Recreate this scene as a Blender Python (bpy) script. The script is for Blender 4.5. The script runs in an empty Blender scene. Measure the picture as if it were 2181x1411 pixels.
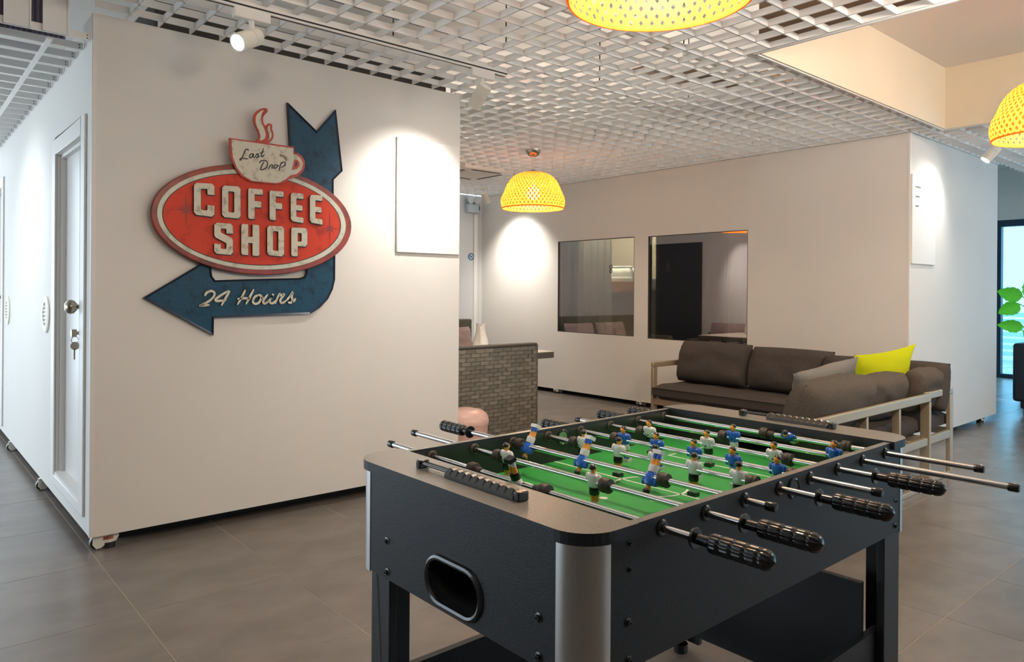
import bpy, bmesh, math, random
from mathutils import Vector, Matrix, noise
random.seed(7)
SC = bpy.context.scene
COL = SC.collection
R_ = math.radians

# ------------------------------------------------------------------ camera
H = 1.28                                   # camera height above the floor
FPX, CX, CY, ROLL, TH = 1548.65, 1090.5, 620.5, 0.0066288, 0.858684791
_F = Vector((math.cos(TH), math.sin(TH), 0)); _R0 = Vector((math.sin(TH), -math.cos(TH), 0)); _U0 = Vector((0, 0, 1))
_R = math.cos(ROLL) * _R0 + math.sin(ROLL) * _U0
_U = -math.sin(ROLL) * _R0 + math.cos(ROLL) * _U0
cam_d = bpy.data.cameras.new('camera'); cam = bpy.data.objects.new('camera', cam_d); COL.objects.link(cam)
cam_d.sensor_fit = 'HORIZONTAL'; cam_d.sensor_width = 36.0
cam_d.lens = 36.0 * FPX / 2181.0
cam_d.shift_y = -(705.5 - CY) / 2181.0
cam_d.clip_start = 0.02; cam_d.clip_end = 200
M = Matrix.Identity(4)
for i in range(3):
    M[i][0] = _R[i]; M[i][1] = _U[i]; M[i][2] = -_F[i]
M[2][3] = H
cam.matrix_world = M
SC.camera = cam

# ------------------------------------------------------------------ world, exposure, daylight
w = bpy.data.worlds.new('world'); SC.world = w; w.use_nodes = True
bg = w.node_tree.nodes['Background']; bg.inputs[0].default_value = (0.74, 0.88, 1.0, 1); bg.inputs[1].default_value = 3.0
SC.view_settings.view_transform = 'Standard'; SC.view_settings.look = 'None'
SC.view_settings.exposure = 0.27; SC.view_settings.gamma = 1.0; SC.view_settings.use_curve_mapping = False

def lamp(name, kind, loc, energy, color=(1, 1, 1), target=None, size=0.05, angle=60, blend=0.5):
    l = bpy.data.lights.new(name, kind); l.energy = energy; l.color = color
    if kind in ('POINT', 'SPOT'): l.shadow_soft_size = size
    if kind == 'SPOT': l.spot_size = R_(angle); l.spot_blend = blend
    o = bpy.data.objects.new(name, l); COL.objects.link(o); o.location = loc
    if target is not None:
        o.rotation_euler = (Vector(target) - Vector(loc)).to_track_quat('-Z', 'Y').to_euler()
    return o
sun = lamp('sun', 'SUN', (14, 2, 6), 3.0, (1.0, 0.95, 0.88), (10.2, 2.4, 3.0)); sun.data.angle = R_(1.0)

# ------------------------------------------------------------------ pixel -> place helpers (2181 x 1411 frame)
def ray(u, v): return _F + _R * ((u - CX) / FPX) - _U * ((v - CY) / FPX)
CAM = Vector((0, 0, H))
def at_z(u, v, z): d = ray(u, v); return CAM + d * ((z - H) / d.z)
def at_y(u, v, y): d = ray(u, v); return CAM + d * (y / d.y)
def at_x(u, v, x): d = ray(u, v); return CAM + d * (x / d.x)

# ------------------------------------------------------------------ materials
def mat(name, col, rough=0.5, metal=0.0, col2=None, nscale=8.0, namt=0.5, bump=0.0, bscale=40.0, coat=0.0, emit=None, estr=0.0, spec=0.5, detail=6.0, stretch=None, lo=0.4, hi=0.65):
    m = bpy.data.materials.new(name); m.use_nodes = True; nt = m.node_tree; b = nt.nodes['Principled BSDF']
    b.inputs['Base Color'].default_value = (*col, 1); b.inputs['Roughness'].default_value = rough; b.inputs['Metallic'].default_value = metal
    b.inputs['Specular IOR Level'].default_value = spec
    if coat: b.inputs['Coat Weight'].default_value = coat; b.inputs['Coat Roughness'].default_value = 0.08
    tc = None
    def coord():
        nonlocal tc
        if tc is None:
            tc = nt.nodes.new('ShaderNodeTexCoord'); out = tc.outputs['Object']
            if stretch:
                mp = nt.nodes.new('ShaderNodeMapping'); mp.inputs['Scale'].default_value = stretch
                nt.links.new(out, mp.inputs['Vector']); out = mp.outputs[0]
            tc = out
        return tc
    if col2 is not None:
        n = nt.nodes.new('ShaderNodeTexNoise'); n.inputs['Scale'].default_value = nscale; n.inputs['Detail'].default_value = detail
        nt.links.new(coord(), n.inputs['Vector'])
        r = nt.nodes.new('ShaderNodeMapRange'); r.inputs[1].default_value = lo; r.inputs[2].default_value = hi; r.inputs[4].default_value = namt
        nt.links.new(n.outputs[0], r.inputs[0])
        mx = nt.nodes.new('ShaderNodeMix'); mx.data_type = 'RGBA'; mx.inputs[6].default_value = (*col, 1); mx.inputs[7].default_value = (*col2, 1)
        nt.links.new(r.outputs[0], mx.inputs[0]); nt.links.new(mx.outputs[2], b.inputs['Base Color'])
    if bump:
        n2 = nt.nodes.new('ShaderNodeTexNoise'); n2.inputs['Scale'].default_value = bscale; n2.inputs['Detail'].default_value = 4
        nt.links.new(coord(), n2.inputs['Vector'])
        bp = nt.nodes.new('ShaderNodeBump'); bp.inputs['Strength'].default_value = bump; bp.inputs['Distance'].default_value = 0.01
        nt.links.new(n2.outputs[0], bp.inputs['Height']); nt.links.new(bp.outputs[0], b.inputs['Normal'])
    if emit is not None:
        b.inputs['Emission Color'].default_value = (*emit, 1); b.inputs['Emission Strength'].default_value = estr
    return m

def translucent_mat(name, col, tcol, fac, rough=0.5):
    m = bpy.data.materials.new(name); m.use_nodes = True; nt = m.node_tree; b = nt.nodes['Principled BSDF']; out = nt.nodes['Material Output']
    b.inputs['Base Color'].default_value = (*col, 1); b.inputs['Roughness'].default_value = rough
    t = nt.nodes.new('ShaderNodeBsdfTranslucent'); t.inputs[0].default_value = (*tcol, 1)
    mx = nt.nodes.new('ShaderNodeMixShader'); mx.inputs[0].default_value = fac
    nt.links.new(b.outputs[0], mx.inputs[1]); nt.links.new(t.outputs[0], mx.inputs[2]); nt.links.new(mx.outputs[0], out.inputs[0])
    return m

def glass_mat(name, tint, refl, gl=(1, 1, 1)):
    m = bpy.data.materials.new(name); m.use_nodes = True; nt = m.node_tree; out = nt.nodes['Material Output']
    nt.nodes.remove(nt.nodes['Principled BSDF'])
    t = nt.nodes.new('ShaderNodeBsdfTransparent'); t.inputs[0].default_value = (*tint, 1)
    g = nt.nodes.new('ShaderNodeBsdfGlossy'); g.inputs['Roughness'].default_value = 0.0; g.inputs[0].default_value = (*gl, 1)
    mx = nt.nodes.new('ShaderNodeMixShader'); mx.inputs[0].default_value = refl
    nt.links.new(t.outputs[0], mx.inputs[1]); nt.links.new(g.outputs[0], mx.inputs[2]); nt.links.new(mx.outputs[0], out.inputs[0])
    return m

MT = {}
MT['wall'] = mat('white_wall', (0.74, 0.715, 0.68), 0.75, col2=(0.70, 0.67, 0.635), nscale=2.0, namt=0.35, bump=0.03, bscale=60)
MT['board'] = mat('white_board', (0.80, 0.78, 0.745), 0.6)
MT['door'] = mat('door_paint', (0.72, 0.69, 0.67), 0.32, col2=(0.66, 0.62, 0.60), nscale=3, namt=0.4)
MT['frame_paint'] = mat('door_frame_paint', (0.76, 0.73, 0.70), 0.45)
MT['dark_door'] = mat('dark_door', (0.035, 0.04, 0.05), 0.5)
MT['end_wall'] = mat('grey_end_wall', (0.62, 0.64, 0.66), 0.6)
MT['tile'] = mat('floor_tile', (0.215, 0.187, 0.166), 0.27, col2=(0.150, 0.130, 0.117), nscale=3.0, namt=0.8, bump=0.05, bscale=90, detail=8, stretch=(1.0, 1.6, 1), lo=0.35, hi=0.7)
MT['grout'] = mat('tile_grout', (0.46, 0.39, 0.29), 0.9)
MT['gap_shade'] = mat('dark_gap', (0.02, 0.018, 0.016), 0.8)  # near-black colour for the shaded gap under the pods
MT['grid'] = mat('grid_white', (0.80, 0.80, 0.80), 0.45)
MT['slab'] = mat('slab_offwhite', (0.78, 0.75, 0.70), 0.9, col2=(0.62, 0.58, 0.53), nscale=1.2, namt=0.6)
MT['plaster'] = mat('cream_plaster', (0.74, 0.67, 0.54), 0.8, col2=(0.70, 0.62, 0.49), nscale=1.5, namt=0.5)
MT['recess_top'] = mat('recess_white', (0.80, 0.76, 0.71), 0.85)
MT['hardboard'] = mat('brown_hardboard', (0.20, 0.12, 0.07), 0.8, col2=(0.13, 0.075, 0.045), nscale=4, namt=0.8)
MT['plenum'] = mat('dark_void', (0.045, 0.04, 0.035), 0.8)  # dark colour for the unlit void above the pods, and air slots
MT['white_metal'] = mat('white_enamel', (0.82, 0.80, 0.77), 0.35)
MT['cream_plastic'] = mat('cream_plastic', (0.78, 0.75, 0.66), 0.45)
MT['black_slot'] = mat('black_slot', (0.01, 0.01, 0.01), 0.6)
MT['steel'] = mat('brushed_steel', (0.55, 0.53, 0.50), 0.25, 1.0)
MT['chrome'] = mat('chrome_rod', (0.78, 0.77, 0.76), 0.13, 1.0)
MT['brass'] = mat('aged_nickel', (0.42, 0.37, 0.29), 0.28, 1.0)
MT['alu'] = mat('silver_post', (0.62, 0.61, 0.60), 0.34, 1.0, bump=0.02, bscale=300)
MT['laminate'] = mat('black_laminate', (0.018, 0.020, 0.025), 0.45, spec=0.35, col2=(0.026, 0.027, 0.029), nscale=120, namt=0.7, bump=0.08, bscale=260)
MT['rail_top'] = mat('speckled_rail', (0.16, 0.148, 0.132), 0.30, col2=(0.29, 0.27, 0.24), nscale=330, namt=0.9, bump=0.10, bscale=330)
MT['inner_side'] = mat('black_inner_side', (0.018, 0.02, 0.018), 0.35)
MT['field'] = mat('green_field', (0.035, 0.36, 0.075), 0.42, col2=(0.03, 0.31, 0.065), nscale=20, namt=0.4)
MT['field_white'] = mat('field_line', (0.80, 0.82, 0.78), 0.5)
MT['black_plastic'] = mat('black_plastic', (0.012, 0.012, 0.013), 0.22, coat=0.3)
MT['rubber'] = mat('brown_black_rubber', (0.05, 0.037, 0.030), 0.5)
MT['bead'] = mat('dark_grey_bead', (0.055, 0.052, 0.05), 0.32)
MT['leg'] = mat('black_leg', (0.022, 0.023, 0.026), 0.45)
MT['p_skin'] = mat('player_skin', (0.85, 0.34, 0.04), 0.25, coat=0.4)
MT['p_white'] = mat('player_white', (0.80, 0.78, 0.78), 0.22, coat=0.4)
MT['p_blue'] = mat('player_blue', (0.02, 0.13, 0.62), 0.22, coat=0.4)
MT['p_black'] = mat('player_black', (0.012, 0.011, 0.011), 0.2, coat=0.5)
MT['sofa_metal'] = mat('bronze_aluminium', (0.43, 0.345, 0.235), 0.38, 0.35)
MT['cushion'] = mat('charcoal_fabric', (0.078, 0.065, 0.058), 0.95, col2=(0.056, 0.046, 0.042), nscale=90, namt=0.7, bump=0.25, bscale=420, spec=0.2)
MT['cushion_brown'] = mat('taupe_fabric', (0.105, 0.086, 0.070), 0.95, col2=(0.078, 0.062, 0.051), nscale=90, namt=0.7, bump=0.25, bscale=420, spec=0.2)
MT['pillow_grey'] = mat('grey_fabric', (0.23, 0.215, 0.20), 0.95, bump=0.25, bscale=420, spec=0.2)
MT['pillow_lime'] = mat('lime_fabric', (0.50, 0.55, 0.010), 0.9, bump=0.12, bscale=420, spec=0.2)
MT['cushion_mauve'] = mat('mauve_fabric', (0.42, 0.32, 0.31), 0.95, bump=0.2, bscale=300, spec=0.2)
MT['wicker'] = mat('wicker_strip', (0.120, 0.105, 0.084), 0.55, col2=(0.085, 0.073, 0.058), nscale=14, namt=0.8, bump=0.25, bscale=180, stretch=(1, 1, 6))
MT['wicker_dark'] = mat('wicker_core', (0.045, 0.039, 0.031), 0.7)
MT['pink'] = mat('pink_plastic', (0.72, 0.46, 0.40), 0.35)
MT['ceramic'] = mat('cream_ceramic', (0.85, 0.82, 0.77), 0.25, coat=0.3)
MT['curtain'] = translucent_mat('pale_curtain', (0.72, 0.70, 0.66), (0.70, 0.68, 0.62), 0.5, 0.9)
MT['teal_curtain'] = translucent_mat('teal_curtain', (0.25, 0.36, 0.34), (0.25, 0.38, 0.36), 0.5, 0.9)
MT['ochre'] = mat('ochre_wall', (0.42, 0.36, 0.25), 0.9)
MT['wood'] = mat('orange_wood', (0.48, 0.21, 0.06), 0.45, col2=(0.36, 0.14, 0.04), nscale=6, namt=0.8, stretch=(1, 1, 10))
MT['pine'] = mat('pine_beam', (0.55, 0.40, 0.25), 0.7, col2=(0.45, 0.31, 0.18), nscale=6, namt=0.7, stretch=(8, 1, 8))
MT['dark_int'] = mat('dark_interior', (0.07, 0.055, 0.055), 0.8)
MT['yellow'] = mat('yellow_insulation', (0.45, 0.38, 0.05), 0.9, col2=(0.25, 0.2, 0.03), nscale=12, namt=0.8)
MT['purple'] = mat('grey_violet_sheet', (0.17, 0.15, 0.20), 0.6)
MT['blue_frame'] = mat('dark_blue_frame', (0.012, 0.035, 0.075), 0.4)
MT['navy_leather'] = mat('navy_leather', (0.012, 0.016, 0.03), 0.4, bump=0.1, bscale=120)
MT['leaf'] = translucent_mat('leaf_green', (0.14, 0.50, 0.04), (0.30, 0.85, 0.05), 0.55, 0.4)
MT['stem'] = mat('plant_stem', (0.22, 0.34, 0.10), 0.6)
MT['pot'] = mat('grey_pot', (0.4, 0.4, 0.4), 0.6)
MT['sticker_blue'] = mat('sticker_blue', (0.03, 0.13, 0.30), 0.5)
MT['sticker_pale'] = mat('sticker_pale', (0.62, 0.72, 0.80), 0.5)
MT['box_blue'] = mat('pale_blue_plastic', (0.52, 0.60, 0.68), 0.4)
MT['lens'] = mat('lamp_lens', (0.75, 0.76, 0.76), 0.15, 0.3)
MT['red'] = mat('red_plate', (0.30, 0.03, 0.02), 0.5, col2=(0.55, 0.3, 0.25), nscale=90, namt=0.7)
MT['bamboo'] = translucent_mat('bamboo_strip', (0.80, 0.35, 0.045), (1.0, 0.40, 0.045), 0.5, 0.5)
MT['bulb'] = mat('bulb_glow', (1, 1, 1), 0.5, emit=(1.0, 0.90, 0.70), estr=60)
MT['spot_glow'] = mat('spot_glow', (1, 1, 1), 0.5, emit=(1.0, 0.97, 0.90), estr=60)
MT['s_blue'] = mat('sign_blue', (0.004, 0.060, 0.115), 0.45, spec=0.3, col2=(0.003, 0.020, 0.048), nscale=22, namt=0.9, bump=0.15, bscale=60, lo=0.5, hi=0.72)
MT['s_navy'] = mat('sign_navy_edge', (0.006, 0.018, 0.045), 0.35)
MT['s_red'] = mat('sign_red', (0.66, 0.056, 0.026), 0.5, spec=0.25, col2=(0.30, 0.022, 0.012), nscale=16, namt=0.75, bump=0.1, bscale=60, lo=0.52, hi=0.75)
MT['s_rim'] = mat('sign_dark_red_rim', (0.30, 0.025, 0.010), 0.35, col2=(0.10, 0.012, 0.006), nscale=14, namt=0.8)
MT['s_cream'] = mat('sign_cream', (0.66, 0.62, 0.50), 0.45, col2=(0.26, 0.20, 0.12), nscale=30, namt=0.85, bump=0.12, bscale=90, lo=0.52, hi=0.74)
MT['s_ring'] = mat('sign_pale_ring', (0.60, 0.61, 0.50), 0.35, col2=(0.26, 0.26, 0.17), nscale=26, namt=0.7, lo=0.5, hi=0.75)
MT['s_black'] = mat('sign_black', (0.010, 0.008, 0.014), 0.4)
MT['s_outline'] = mat('sign_red_outline', (0.55, 0.055, 0.03), 0.4, col2=(0.28, 0.03, 0.02), nscale=20, namt=0.6)
MT['s_star'] = mat('sign_star_red', (0.28, 0.018, 0.012), 0.45)
MT['s_brown'] = mat('sign_brown', (0.24, 0.15, 0.11), 0.5)
MT['glass'] = glass_mat('window_glass', (0.74, 0.78, 0.76), 0.40, (0.88, 0.80, 0.83))
MT['daylight_tint_glass'] = glass_mat('daylight_tint_glass', (0.55, 0.86, 1.0), 0.06)  # cyan tint stands in for blue daylight at the glass end
MT['street'] = mat('outside_wall', (0.70, 0.80, 0.86), 0.9)
MT['paving'] = mat('outside_paving', (0.5, 0.52, 0.52), 0.9)

# ------------------------------------------------------------------ mesh builder
def perp(d):
    d = d.normalized(); a = Vector((0, 0, 1)) if abs(d.z) < 0.9 else Vector((1, 0, 0))
    x = d.cross(a).normalized(); return x, d.cross(x).normalized()
class MB:
    def __init__(s): s.v = []; s.f = []; s.m = []
    def add(s, vs, fs, mi=0):
        o = len(s.v); s.v += [Vector(p) for p in vs]; s.f += [tuple(i + o for i in f) for f in fs]; s.m += [mi] * len(fs); return s
    def box(s, x0, x1, y0, y1, z0, z1, mi=0):
        return s.add([(x0, y0, z0), (x1, y0, z0), (x1, y1, z0), (x0, y1, z0), (x0, y0, z1), (x1, y0, z1), (x1, y1, z1), (x0, y1, z1)],
                     [(0, 3, 2, 1), (4, 5, 6, 7), (0, 1, 5, 4), (1, 2, 6, 5), (2, 3, 7, 6), (3, 0, 4, 7)], mi)
    def obox(s, c, a, b, d, mi=0):
        c, a, b, d = map(Vector, (c, a, b, d))
        vs = [c + a * i + b * j + d * k for k in (-1, 1) for j in (-1, 1) for i in (-1, 1)]
        return s.add(vs, [(0, 2, 3, 1), (4, 5, 7, 6), (0, 1, 5, 4), (2, 6, 7, 3), (0, 4, 6, 2), (1, 3, 7, 5)], mi)
    def cyl(s, p0, p1, r0, r1=None, n=16, mi=0, caps=True):
        p0, p1 = Vector(p0), Vector(p1); r1 = r0 if r1 is None else r1; x, y = perp(p1 - p0)
        vs = []
        for p, r in ((p0, r0), (p1, r1)):
            vs += [p + (x * math.cos(2 * math.pi * i / n) + y * math.sin(2 * math.pi * i / n)) * r for i in range(n)]
        fs = [(i, (i + 1) % n, n + (i + 1) % n, n + i) for i in range(n)]
        if caps: fs += [tuple(range(n - 1, -1, -1)), tuple(range(n, 2 * n))]
        return s.add(vs, fs, mi)
    def lathe(s, c, axis, prof, n=24, mi=0, sx=1.0, mis=None):
        c = Vector(c); a = Vector(axis).normalized(); x, y = perp(a); k = len(prof); vs = []
        for r, h in prof:
            vs += [c + a * h + (x * math.cos(2 * math.pi * i / n) * sx + y * math.sin(2 * math.pi * i / n)) * r for i in range(n)]
        for j in range(k - 1):
            fs = [(j * n + i, j * n + (i + 1) % n, (j + 1) * n + (i + 1) % n, (j + 1) * n + i) for i in range(n)]
            if j == 0: s.add(vs, fs, mi if mis is None else mis[j]); o = len(s.v) - len(vs)
            else:
                s.f += [tuple(i + o for i in f) for f in fs]; s.m += [mi if mis is None else mis[j]] * n
        s.f += [tuple(o + i for i in range(n - 1, -1, -1)), tuple(o + (k - 1) * n + i for i in range(n))]; s.m += [mi if mis is None else mis[0], mi if mis is None else mis[-1]]
        return s
    def tube(s, pts, r, n=8, mi=0, closed=False):
        pts = [Vector(p) for p in pts]; k = len(pts); vs = []
        px = None
        for i, p in enumerate(pts):
            d = (pts[min(i + 1, k - 1)] - pts[max(i - 1, 0)]) if not closed else (pts[(i + 1) % k] - pts[i - 1])
            d.normalize()
            if px is None: px, py = perp(d)
            else:
                px = (px - d * px.dot(d)).normalized()
            py = d.cross(px)
            rr = r[i] if isinstance(r, (list, tuple)) else r
            vs += [p + (px * math.cos(2 * math.pi * j / n) + py * math.sin(2 * math.pi * j / n)) * rr for j in range(n)]
        fs = []
        for i in range(k if closed else k - 1):
            b = ((i + 1) % k) * n
            fs += [(i * n + j, i * n + (j + 1) % n, b + (j + 1) % n, b + j) for j in range(n)]
        if not closed: fs += [tuple(range(n - 1, -1, -1)), tuple(range((k - 1) * n, k * n))]
        return s.add(vs, fs, mi)
    def prism(s, pts, off, mi=0, mside=None):
        pts = [Vector(p) for p in pts]; off = Vector(off); n = len(pts)
        s.add(pts + [p + off for p in pts], [tuple(range(n - 1, -1, -1)), tuple(range(n, 2 * n))], mi)
        o = len(s.v) - 2 * n
        s.f += [(o + i, o + (i + 1) % n, o + n + (i + 1) % n, o + n + i) for i in range(n)]; s.m += [mi if mside is None else mside] * n
        return s
    def ball(s, c, rx, ry=None, rz=None, n=14, k=9, mi=0, rot=None):
        ry = rx if ry is None else ry; rz = rx if rz is None else rz; c = Vector(c); vs = []; fs = []
        for j in range(k + 1):
            t = math.pi * j / k
            for i in range(n):
                a = 2 * math.pi * i / n
                p = Vector((rx * math.sin(t) * math.cos(a), ry * math.sin(t) * math.sin(a), rz * math.cos(t)))
                vs.append(c + (rot @ p if rot else p))
        for j in range(k):
            fs += [(j * n + i, (j + 1) * n + i, (j + 1) * n + (i + 1) % n, j * n + (i + 1) % n) for i in range(n)]
        return s.add(vs, fs, mi)
    def xf(s, M):
        s.v = [M @ p for p in s.v]; return s

def root_loc(o):
    l = Vector((0, 0, 0))
    while o is not None: l = l + o.location; o = o.parent
    return l
def tag(o, label=None, cat=None, group=None, kind=None):
    if label: o['label'] = label
    if cat: o['category'] = cat
    if group: o['group'] = group
    if kind: o['kind'] = kind
    return o
def obj(name, mb, mats, parent=None, smooth=False, bevel=0.0, seg=2, **kw):
    off = root_loc(parent)
    me = bpy.data.meshes.new(name); me.from_pydata([tuple(p - off) for p in mb.v], [], mb.f)
    if not isinstance(mats, (list, tuple)): mats = [mats]
    for m in mats: me.materials.append(MT[m])
    if len(mats) > 1:
        for p, i in zip(me.polygons, mb.m): p.material_index = i
    bm = bmesh.new(); bm.from_mesh(me); bmesh.ops.remove_doubles(bm, verts=bm.verts, dist=1e-6); bmesh.ops.recalc_face_normals(bm, faces=bm.faces); bm.to_mesh(me); bm.free()
    if smooth:
        me.shade_smooth(); me.set_sharp_from_angle(angle=R_(40))
    me.update()
    o = bpy.data.objects.new(name, me); COL.objects.link(o); o.parent = parent
    if bevel:
        b = o.modifiers.new('bevel', 'BEVEL'); b.width = bevel; b.segments = seg; b.limit_method = 'ANGLE'; b.angle_limit = R_(40)
        if not smooth: me.shade_smooth(); me.set_sharp_from_angle(angle=R_(30))
    tag(o, **kw); return o
def thing(name, loc, label, cat, group=None, kind=None):
    o = bpy.data.objects.new(name, None); COL.objects.link(o); o.location = loc; o.empty_display_size = 0.1
    return tag(o, label, cat, group, kind)
def dup(o, parent=None, loc=None):
    c = o.copy(); COL.objects.link(c); c.parent = parent
    if loc is not None: c.location = loc
    return c
def smooth_path(pts, k=5, closed=False):
    pts = [Vector(p) for p in pts]; n = len(pts); out = []
    rng = range(n if closed else n - 1)
    for i in rng:
        g = (lambda j: pts[j % n]) if closed else (lambda j: pts[max(0, min(n - 1, j))])
        p0, p1, p2, p3 = g(i - 1), g(i), g(i + 1), g(i + 2)
        for t in range(k):
            t /= k
            out.append(0.5 * ((2 * p1) + (-p0 + p2) * t + (2 * p0 - 5 * p1 + 4 * p2 - p3) * t * t + (-p0 + 3 * p1 - 3 * p2 + p3) * t ** 3))
    if not closed: out.append(pts[-1])
    return out

# ================================================================== THE SETTING
ZC = 2.611                       # underside of the open grid ceiling
LX, LX2, LY, LZ0 = 0.756, 2.96, 3.98, 0.074      # left pod
BX, BY, BX2, BZ0 = 6.39, 2.396, 8.64, 0.055      # back pod
END_Y = 8.05
SLAB = 3.20
UPW = 2.8
WASH = 32.0

# ---- floor with single tiles
fl = obj('floor', MB().box(-4, 13.6, -3.2, 11, -0.08, -0.0012), 'grout', kind='structure')
TX, TY, TX0, TY0, GAP = 0.604, 0.690, 0.765, 3.814, 0.0035
tile_mb = MB().box(-TX / 2 + GAP / 2, TX / 2 - GAP / 2, -TY / 2 + GAP / 2, TY / 2 - GAP / 2, -0.02, 0.0)
first = None; ntile = 0; far_tiles = MB()
for i in range(-7, 21):
    for j in range(-9, 10):
        cx, cy = TX0 + (i + 0.5) * TX, TY0 + (j + 0.5) * TY
        if cx < -3.6 or cx > 13.2 or cy < -3 or cy > 10.4: continue
        near = False
        d = Vector((cx, cy, 0)); f = d.dot(_F); r = d.dot(_R0)
        inpod = (LX + 0.4 < cx < LX2 - 0.4 and cy > LY + 0.4) or (BX + 0.4 < cx < BX2 - .3 and cy > BY + 0.4)
        if f > 0.5 and abs(r / f) < 0.85 and cy < 8.4 and not inpod and cx < 11: near = True
        if near:
            if first is None:
                first = obj('tile', tile_mb, 'tile', fl); o = first
            else: o = dup(first, fl)
            o.location = (cx, cy, random.uniform(-0.0003, 0.0)); ntile += 1
        else:
            far_tiles.box(cx - TX / 2 + GAP / 2, cx + TX / 2 - GAP / 2, cy - TY / 2 + GAP / 2, cy + TY / 2 - GAP / 2, -0.02, 0)
obj('tile_field', far_tiles, 'tile', fl, kind='stuff')

# ---- left pod (white room module on casters)
DY0, DY1, DZ0, DZ1 = 4.20, 4.92, 0.20, 2.055       # opening of the door in its left face
m = MB()
m.box(LX, LX2, LY, LY + 0.08, LZ0, ZC)
for (a, b, c, d) in ((LY + .08, DY0, LZ0, ZC), (DY1, 7.46, LZ0, ZC), (8.25, 10.0, LZ0, ZC), (DY0, DY1, DZ1, ZC), (DY0, DY1, LZ0, DZ0), (7.46, 8.25, 2.13, ZC), (7.46, 8.25, LZ0, 0.16)):
    m.box(LX, LX + 0.08, a, b, c, d)
m.box(LX2 - 0.08, LX2, LY + .08, 10, LZ0, ZC); m.box(LX + .08, LX2 - .08, LY + .08, 10, ZC - .08, ZC - .03); m.box(LX + .08, LX2 - .08, LY + .08, 10, LZ0, LZ0 + .05)
wl = obj('wall_left', m, 'wall', kind='structure')
obj('corner_trim', MB().box(LX - .002, LX + .016, LY - .003, LY, LZ0, ZC), 'frame_paint', wl)
obj('corner_trim', MB().box(LX - .003, LX, LY + .004, LY + .02, LZ0, ZC), 'frame_paint', wl)

def caster(parent, x, y, z, ry=1):
    # swivel caster: white bracket, two black wheels, red print plate
    b = MB(); s = 0.052
    prof = [(-0.055, z), (0.055, z), (0.058, z - .02), (0.045, z * .42), (0.0, z * .33), (-0.02, 0.008), (-.042, .006), (-0.058, z * .38)]
    for dy in (-.024, .02):
        b.prism([(x + ry * p[0], y + dy, p[1]) for p in prof], (0, .004, 0))
    b.box(x - .05, x + .05, y - .024, y + .024, z - .006, z)
    c = obj('caster', b, 'cream_plastic', parent)
    obj('wheel', MB().lathe((x - ry * .036, y - .014, 0.033), (0, 1, 0), [(0.012, 0), (.031, 0), (.033, .006), (.033, .022), (.031, .028), (.012, .028)], 20), 'black_plastic', c, smooth=True)
    obj('foot_pad', MB().cyl((x + ry * .015, y, 0.0), (x + ry * .015, y, z * .38), .032, n=18), 'black_plastic', c)
    obj('print_plate', MB().box(x - .012, x + .032, y - .0265, y - .0245, z * .6, z * .82), 'red', c)
caster(wl, LX + .075, LY + .05, LZ0)
caster(wl, LX + .04, 5.43, LZ0); caster(wl, LX + .04, 6.88, LZ0); caster(wl, LX2 - .08, LY + .06, LZ0)
obj('dark_gap_fill', MB().box(LX + .16, LX2 - .1, LY + .16, 9.9, 0.0, LZ0), 'gap_shade', wl)  # dark box standing in for the shade under the left pod
# round louvre vents on the left face
for (vy, vz) in ((5.24, 1.12), (7.07, 1.10)):
    v = obj('vent', MB().lathe((LX, vy, vz), (-1, 0, 0), [(.115, 0), (.113, .008), (.10, .014), (.074, .014), (.070, .004), (.0, .004)], 28), 'cream_plastic', wl, smooth=True)
    for k in range(5):
        hh = -.048 + k * .024; ww = math.sqrt(max(0, .07 ** 2 - hh ** 2))
        obj('louvre', MB().obox((LX - .009, vy, vz + hh), (.006, 0, .005), (0, ww, 0), (-.001, 0, .0012)), 'cream_plastic', v)
# door_1 in the left face
d1 = obj('door_1', MB().box(LX + .045, LX + .075, DY0 + .002, DY1 - .002, DZ0 + .01, DZ1 - .002), 'door', kind='structure')
fr = MB(); t = .012
fr.box(LX - t, LX, 4.10, DY0, .147, 2.145); fr.box(LX - t, LX, DY1, 5.02, .147, 2.145)
fr.box(LX - t, LX, DY0, DY1, DZ1, 2.145); fr.box(LX - t, LX, DY0, DY1, .147, DZ0)
obj('door_frame', fr, 'frame_paint', d1, bevel=.004)
st = MB(); st.box(LX + .02, LX + .045, DY0, DY0 + .02, DZ0, DZ1); st.box(LX + .02, LX + .045, DY1 - .02, DY1, DZ0, DZ1); st.box(LX + .02, LX + .045, DY0 + .02, DY1 - .02, DZ1 - .02, DZ1); st.box(LX - .008, LX + .045, DY0 + .02, DY1 - .02, DZ0, DZ0 + .02)
obj('door_stop', st, 'frame_paint', d1)
kx = LX + .045; ky = DY0 + .075
obj('lock_plate', MB().box(kx - .004, kx, ky - .035, ky + .035, 0.96, 1.34), 'steel', d1, bevel=.003)
kn = obj('door_knob', MB().lathe((kx - .004, ky, 1.185), (-1, 0, 0), [(.024, 0), (.022, .008), (.012, .012), (.012, .045), (.020, .052), (.034, .064), (.037, .078), (.033, .092), (.020, .103), (.0, .106)], 22), 'brass', d1, smooth=True)
cy_ = obj('lock_cylinder', MB().lathe((kx - .004, ky, 1.05), (-1, 0, 0), [(.013, 0), (.013, .02), (.009, .022), (.009, .05), (.020, .052), (.020, .075), (.0, .076)], 16), 'brass', d1, smooth=True)
km = MB(); km.lathe((kx - .062, ky, .985), (0, 1, 0), [(.021, -.0015), (.021, .0015)], 16); km.box(kx - .068, kx - .06, ky - .0015, ky + .0015, .915, .97); km.tube([(kx - .062 + .016 * math.cos(a), ky, 1.015 + .018 * math.sin(a)) for a in [i * .5 for i in range(13)]], .0018, 6)
obj('key', km, 'brass', cy_)
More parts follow.
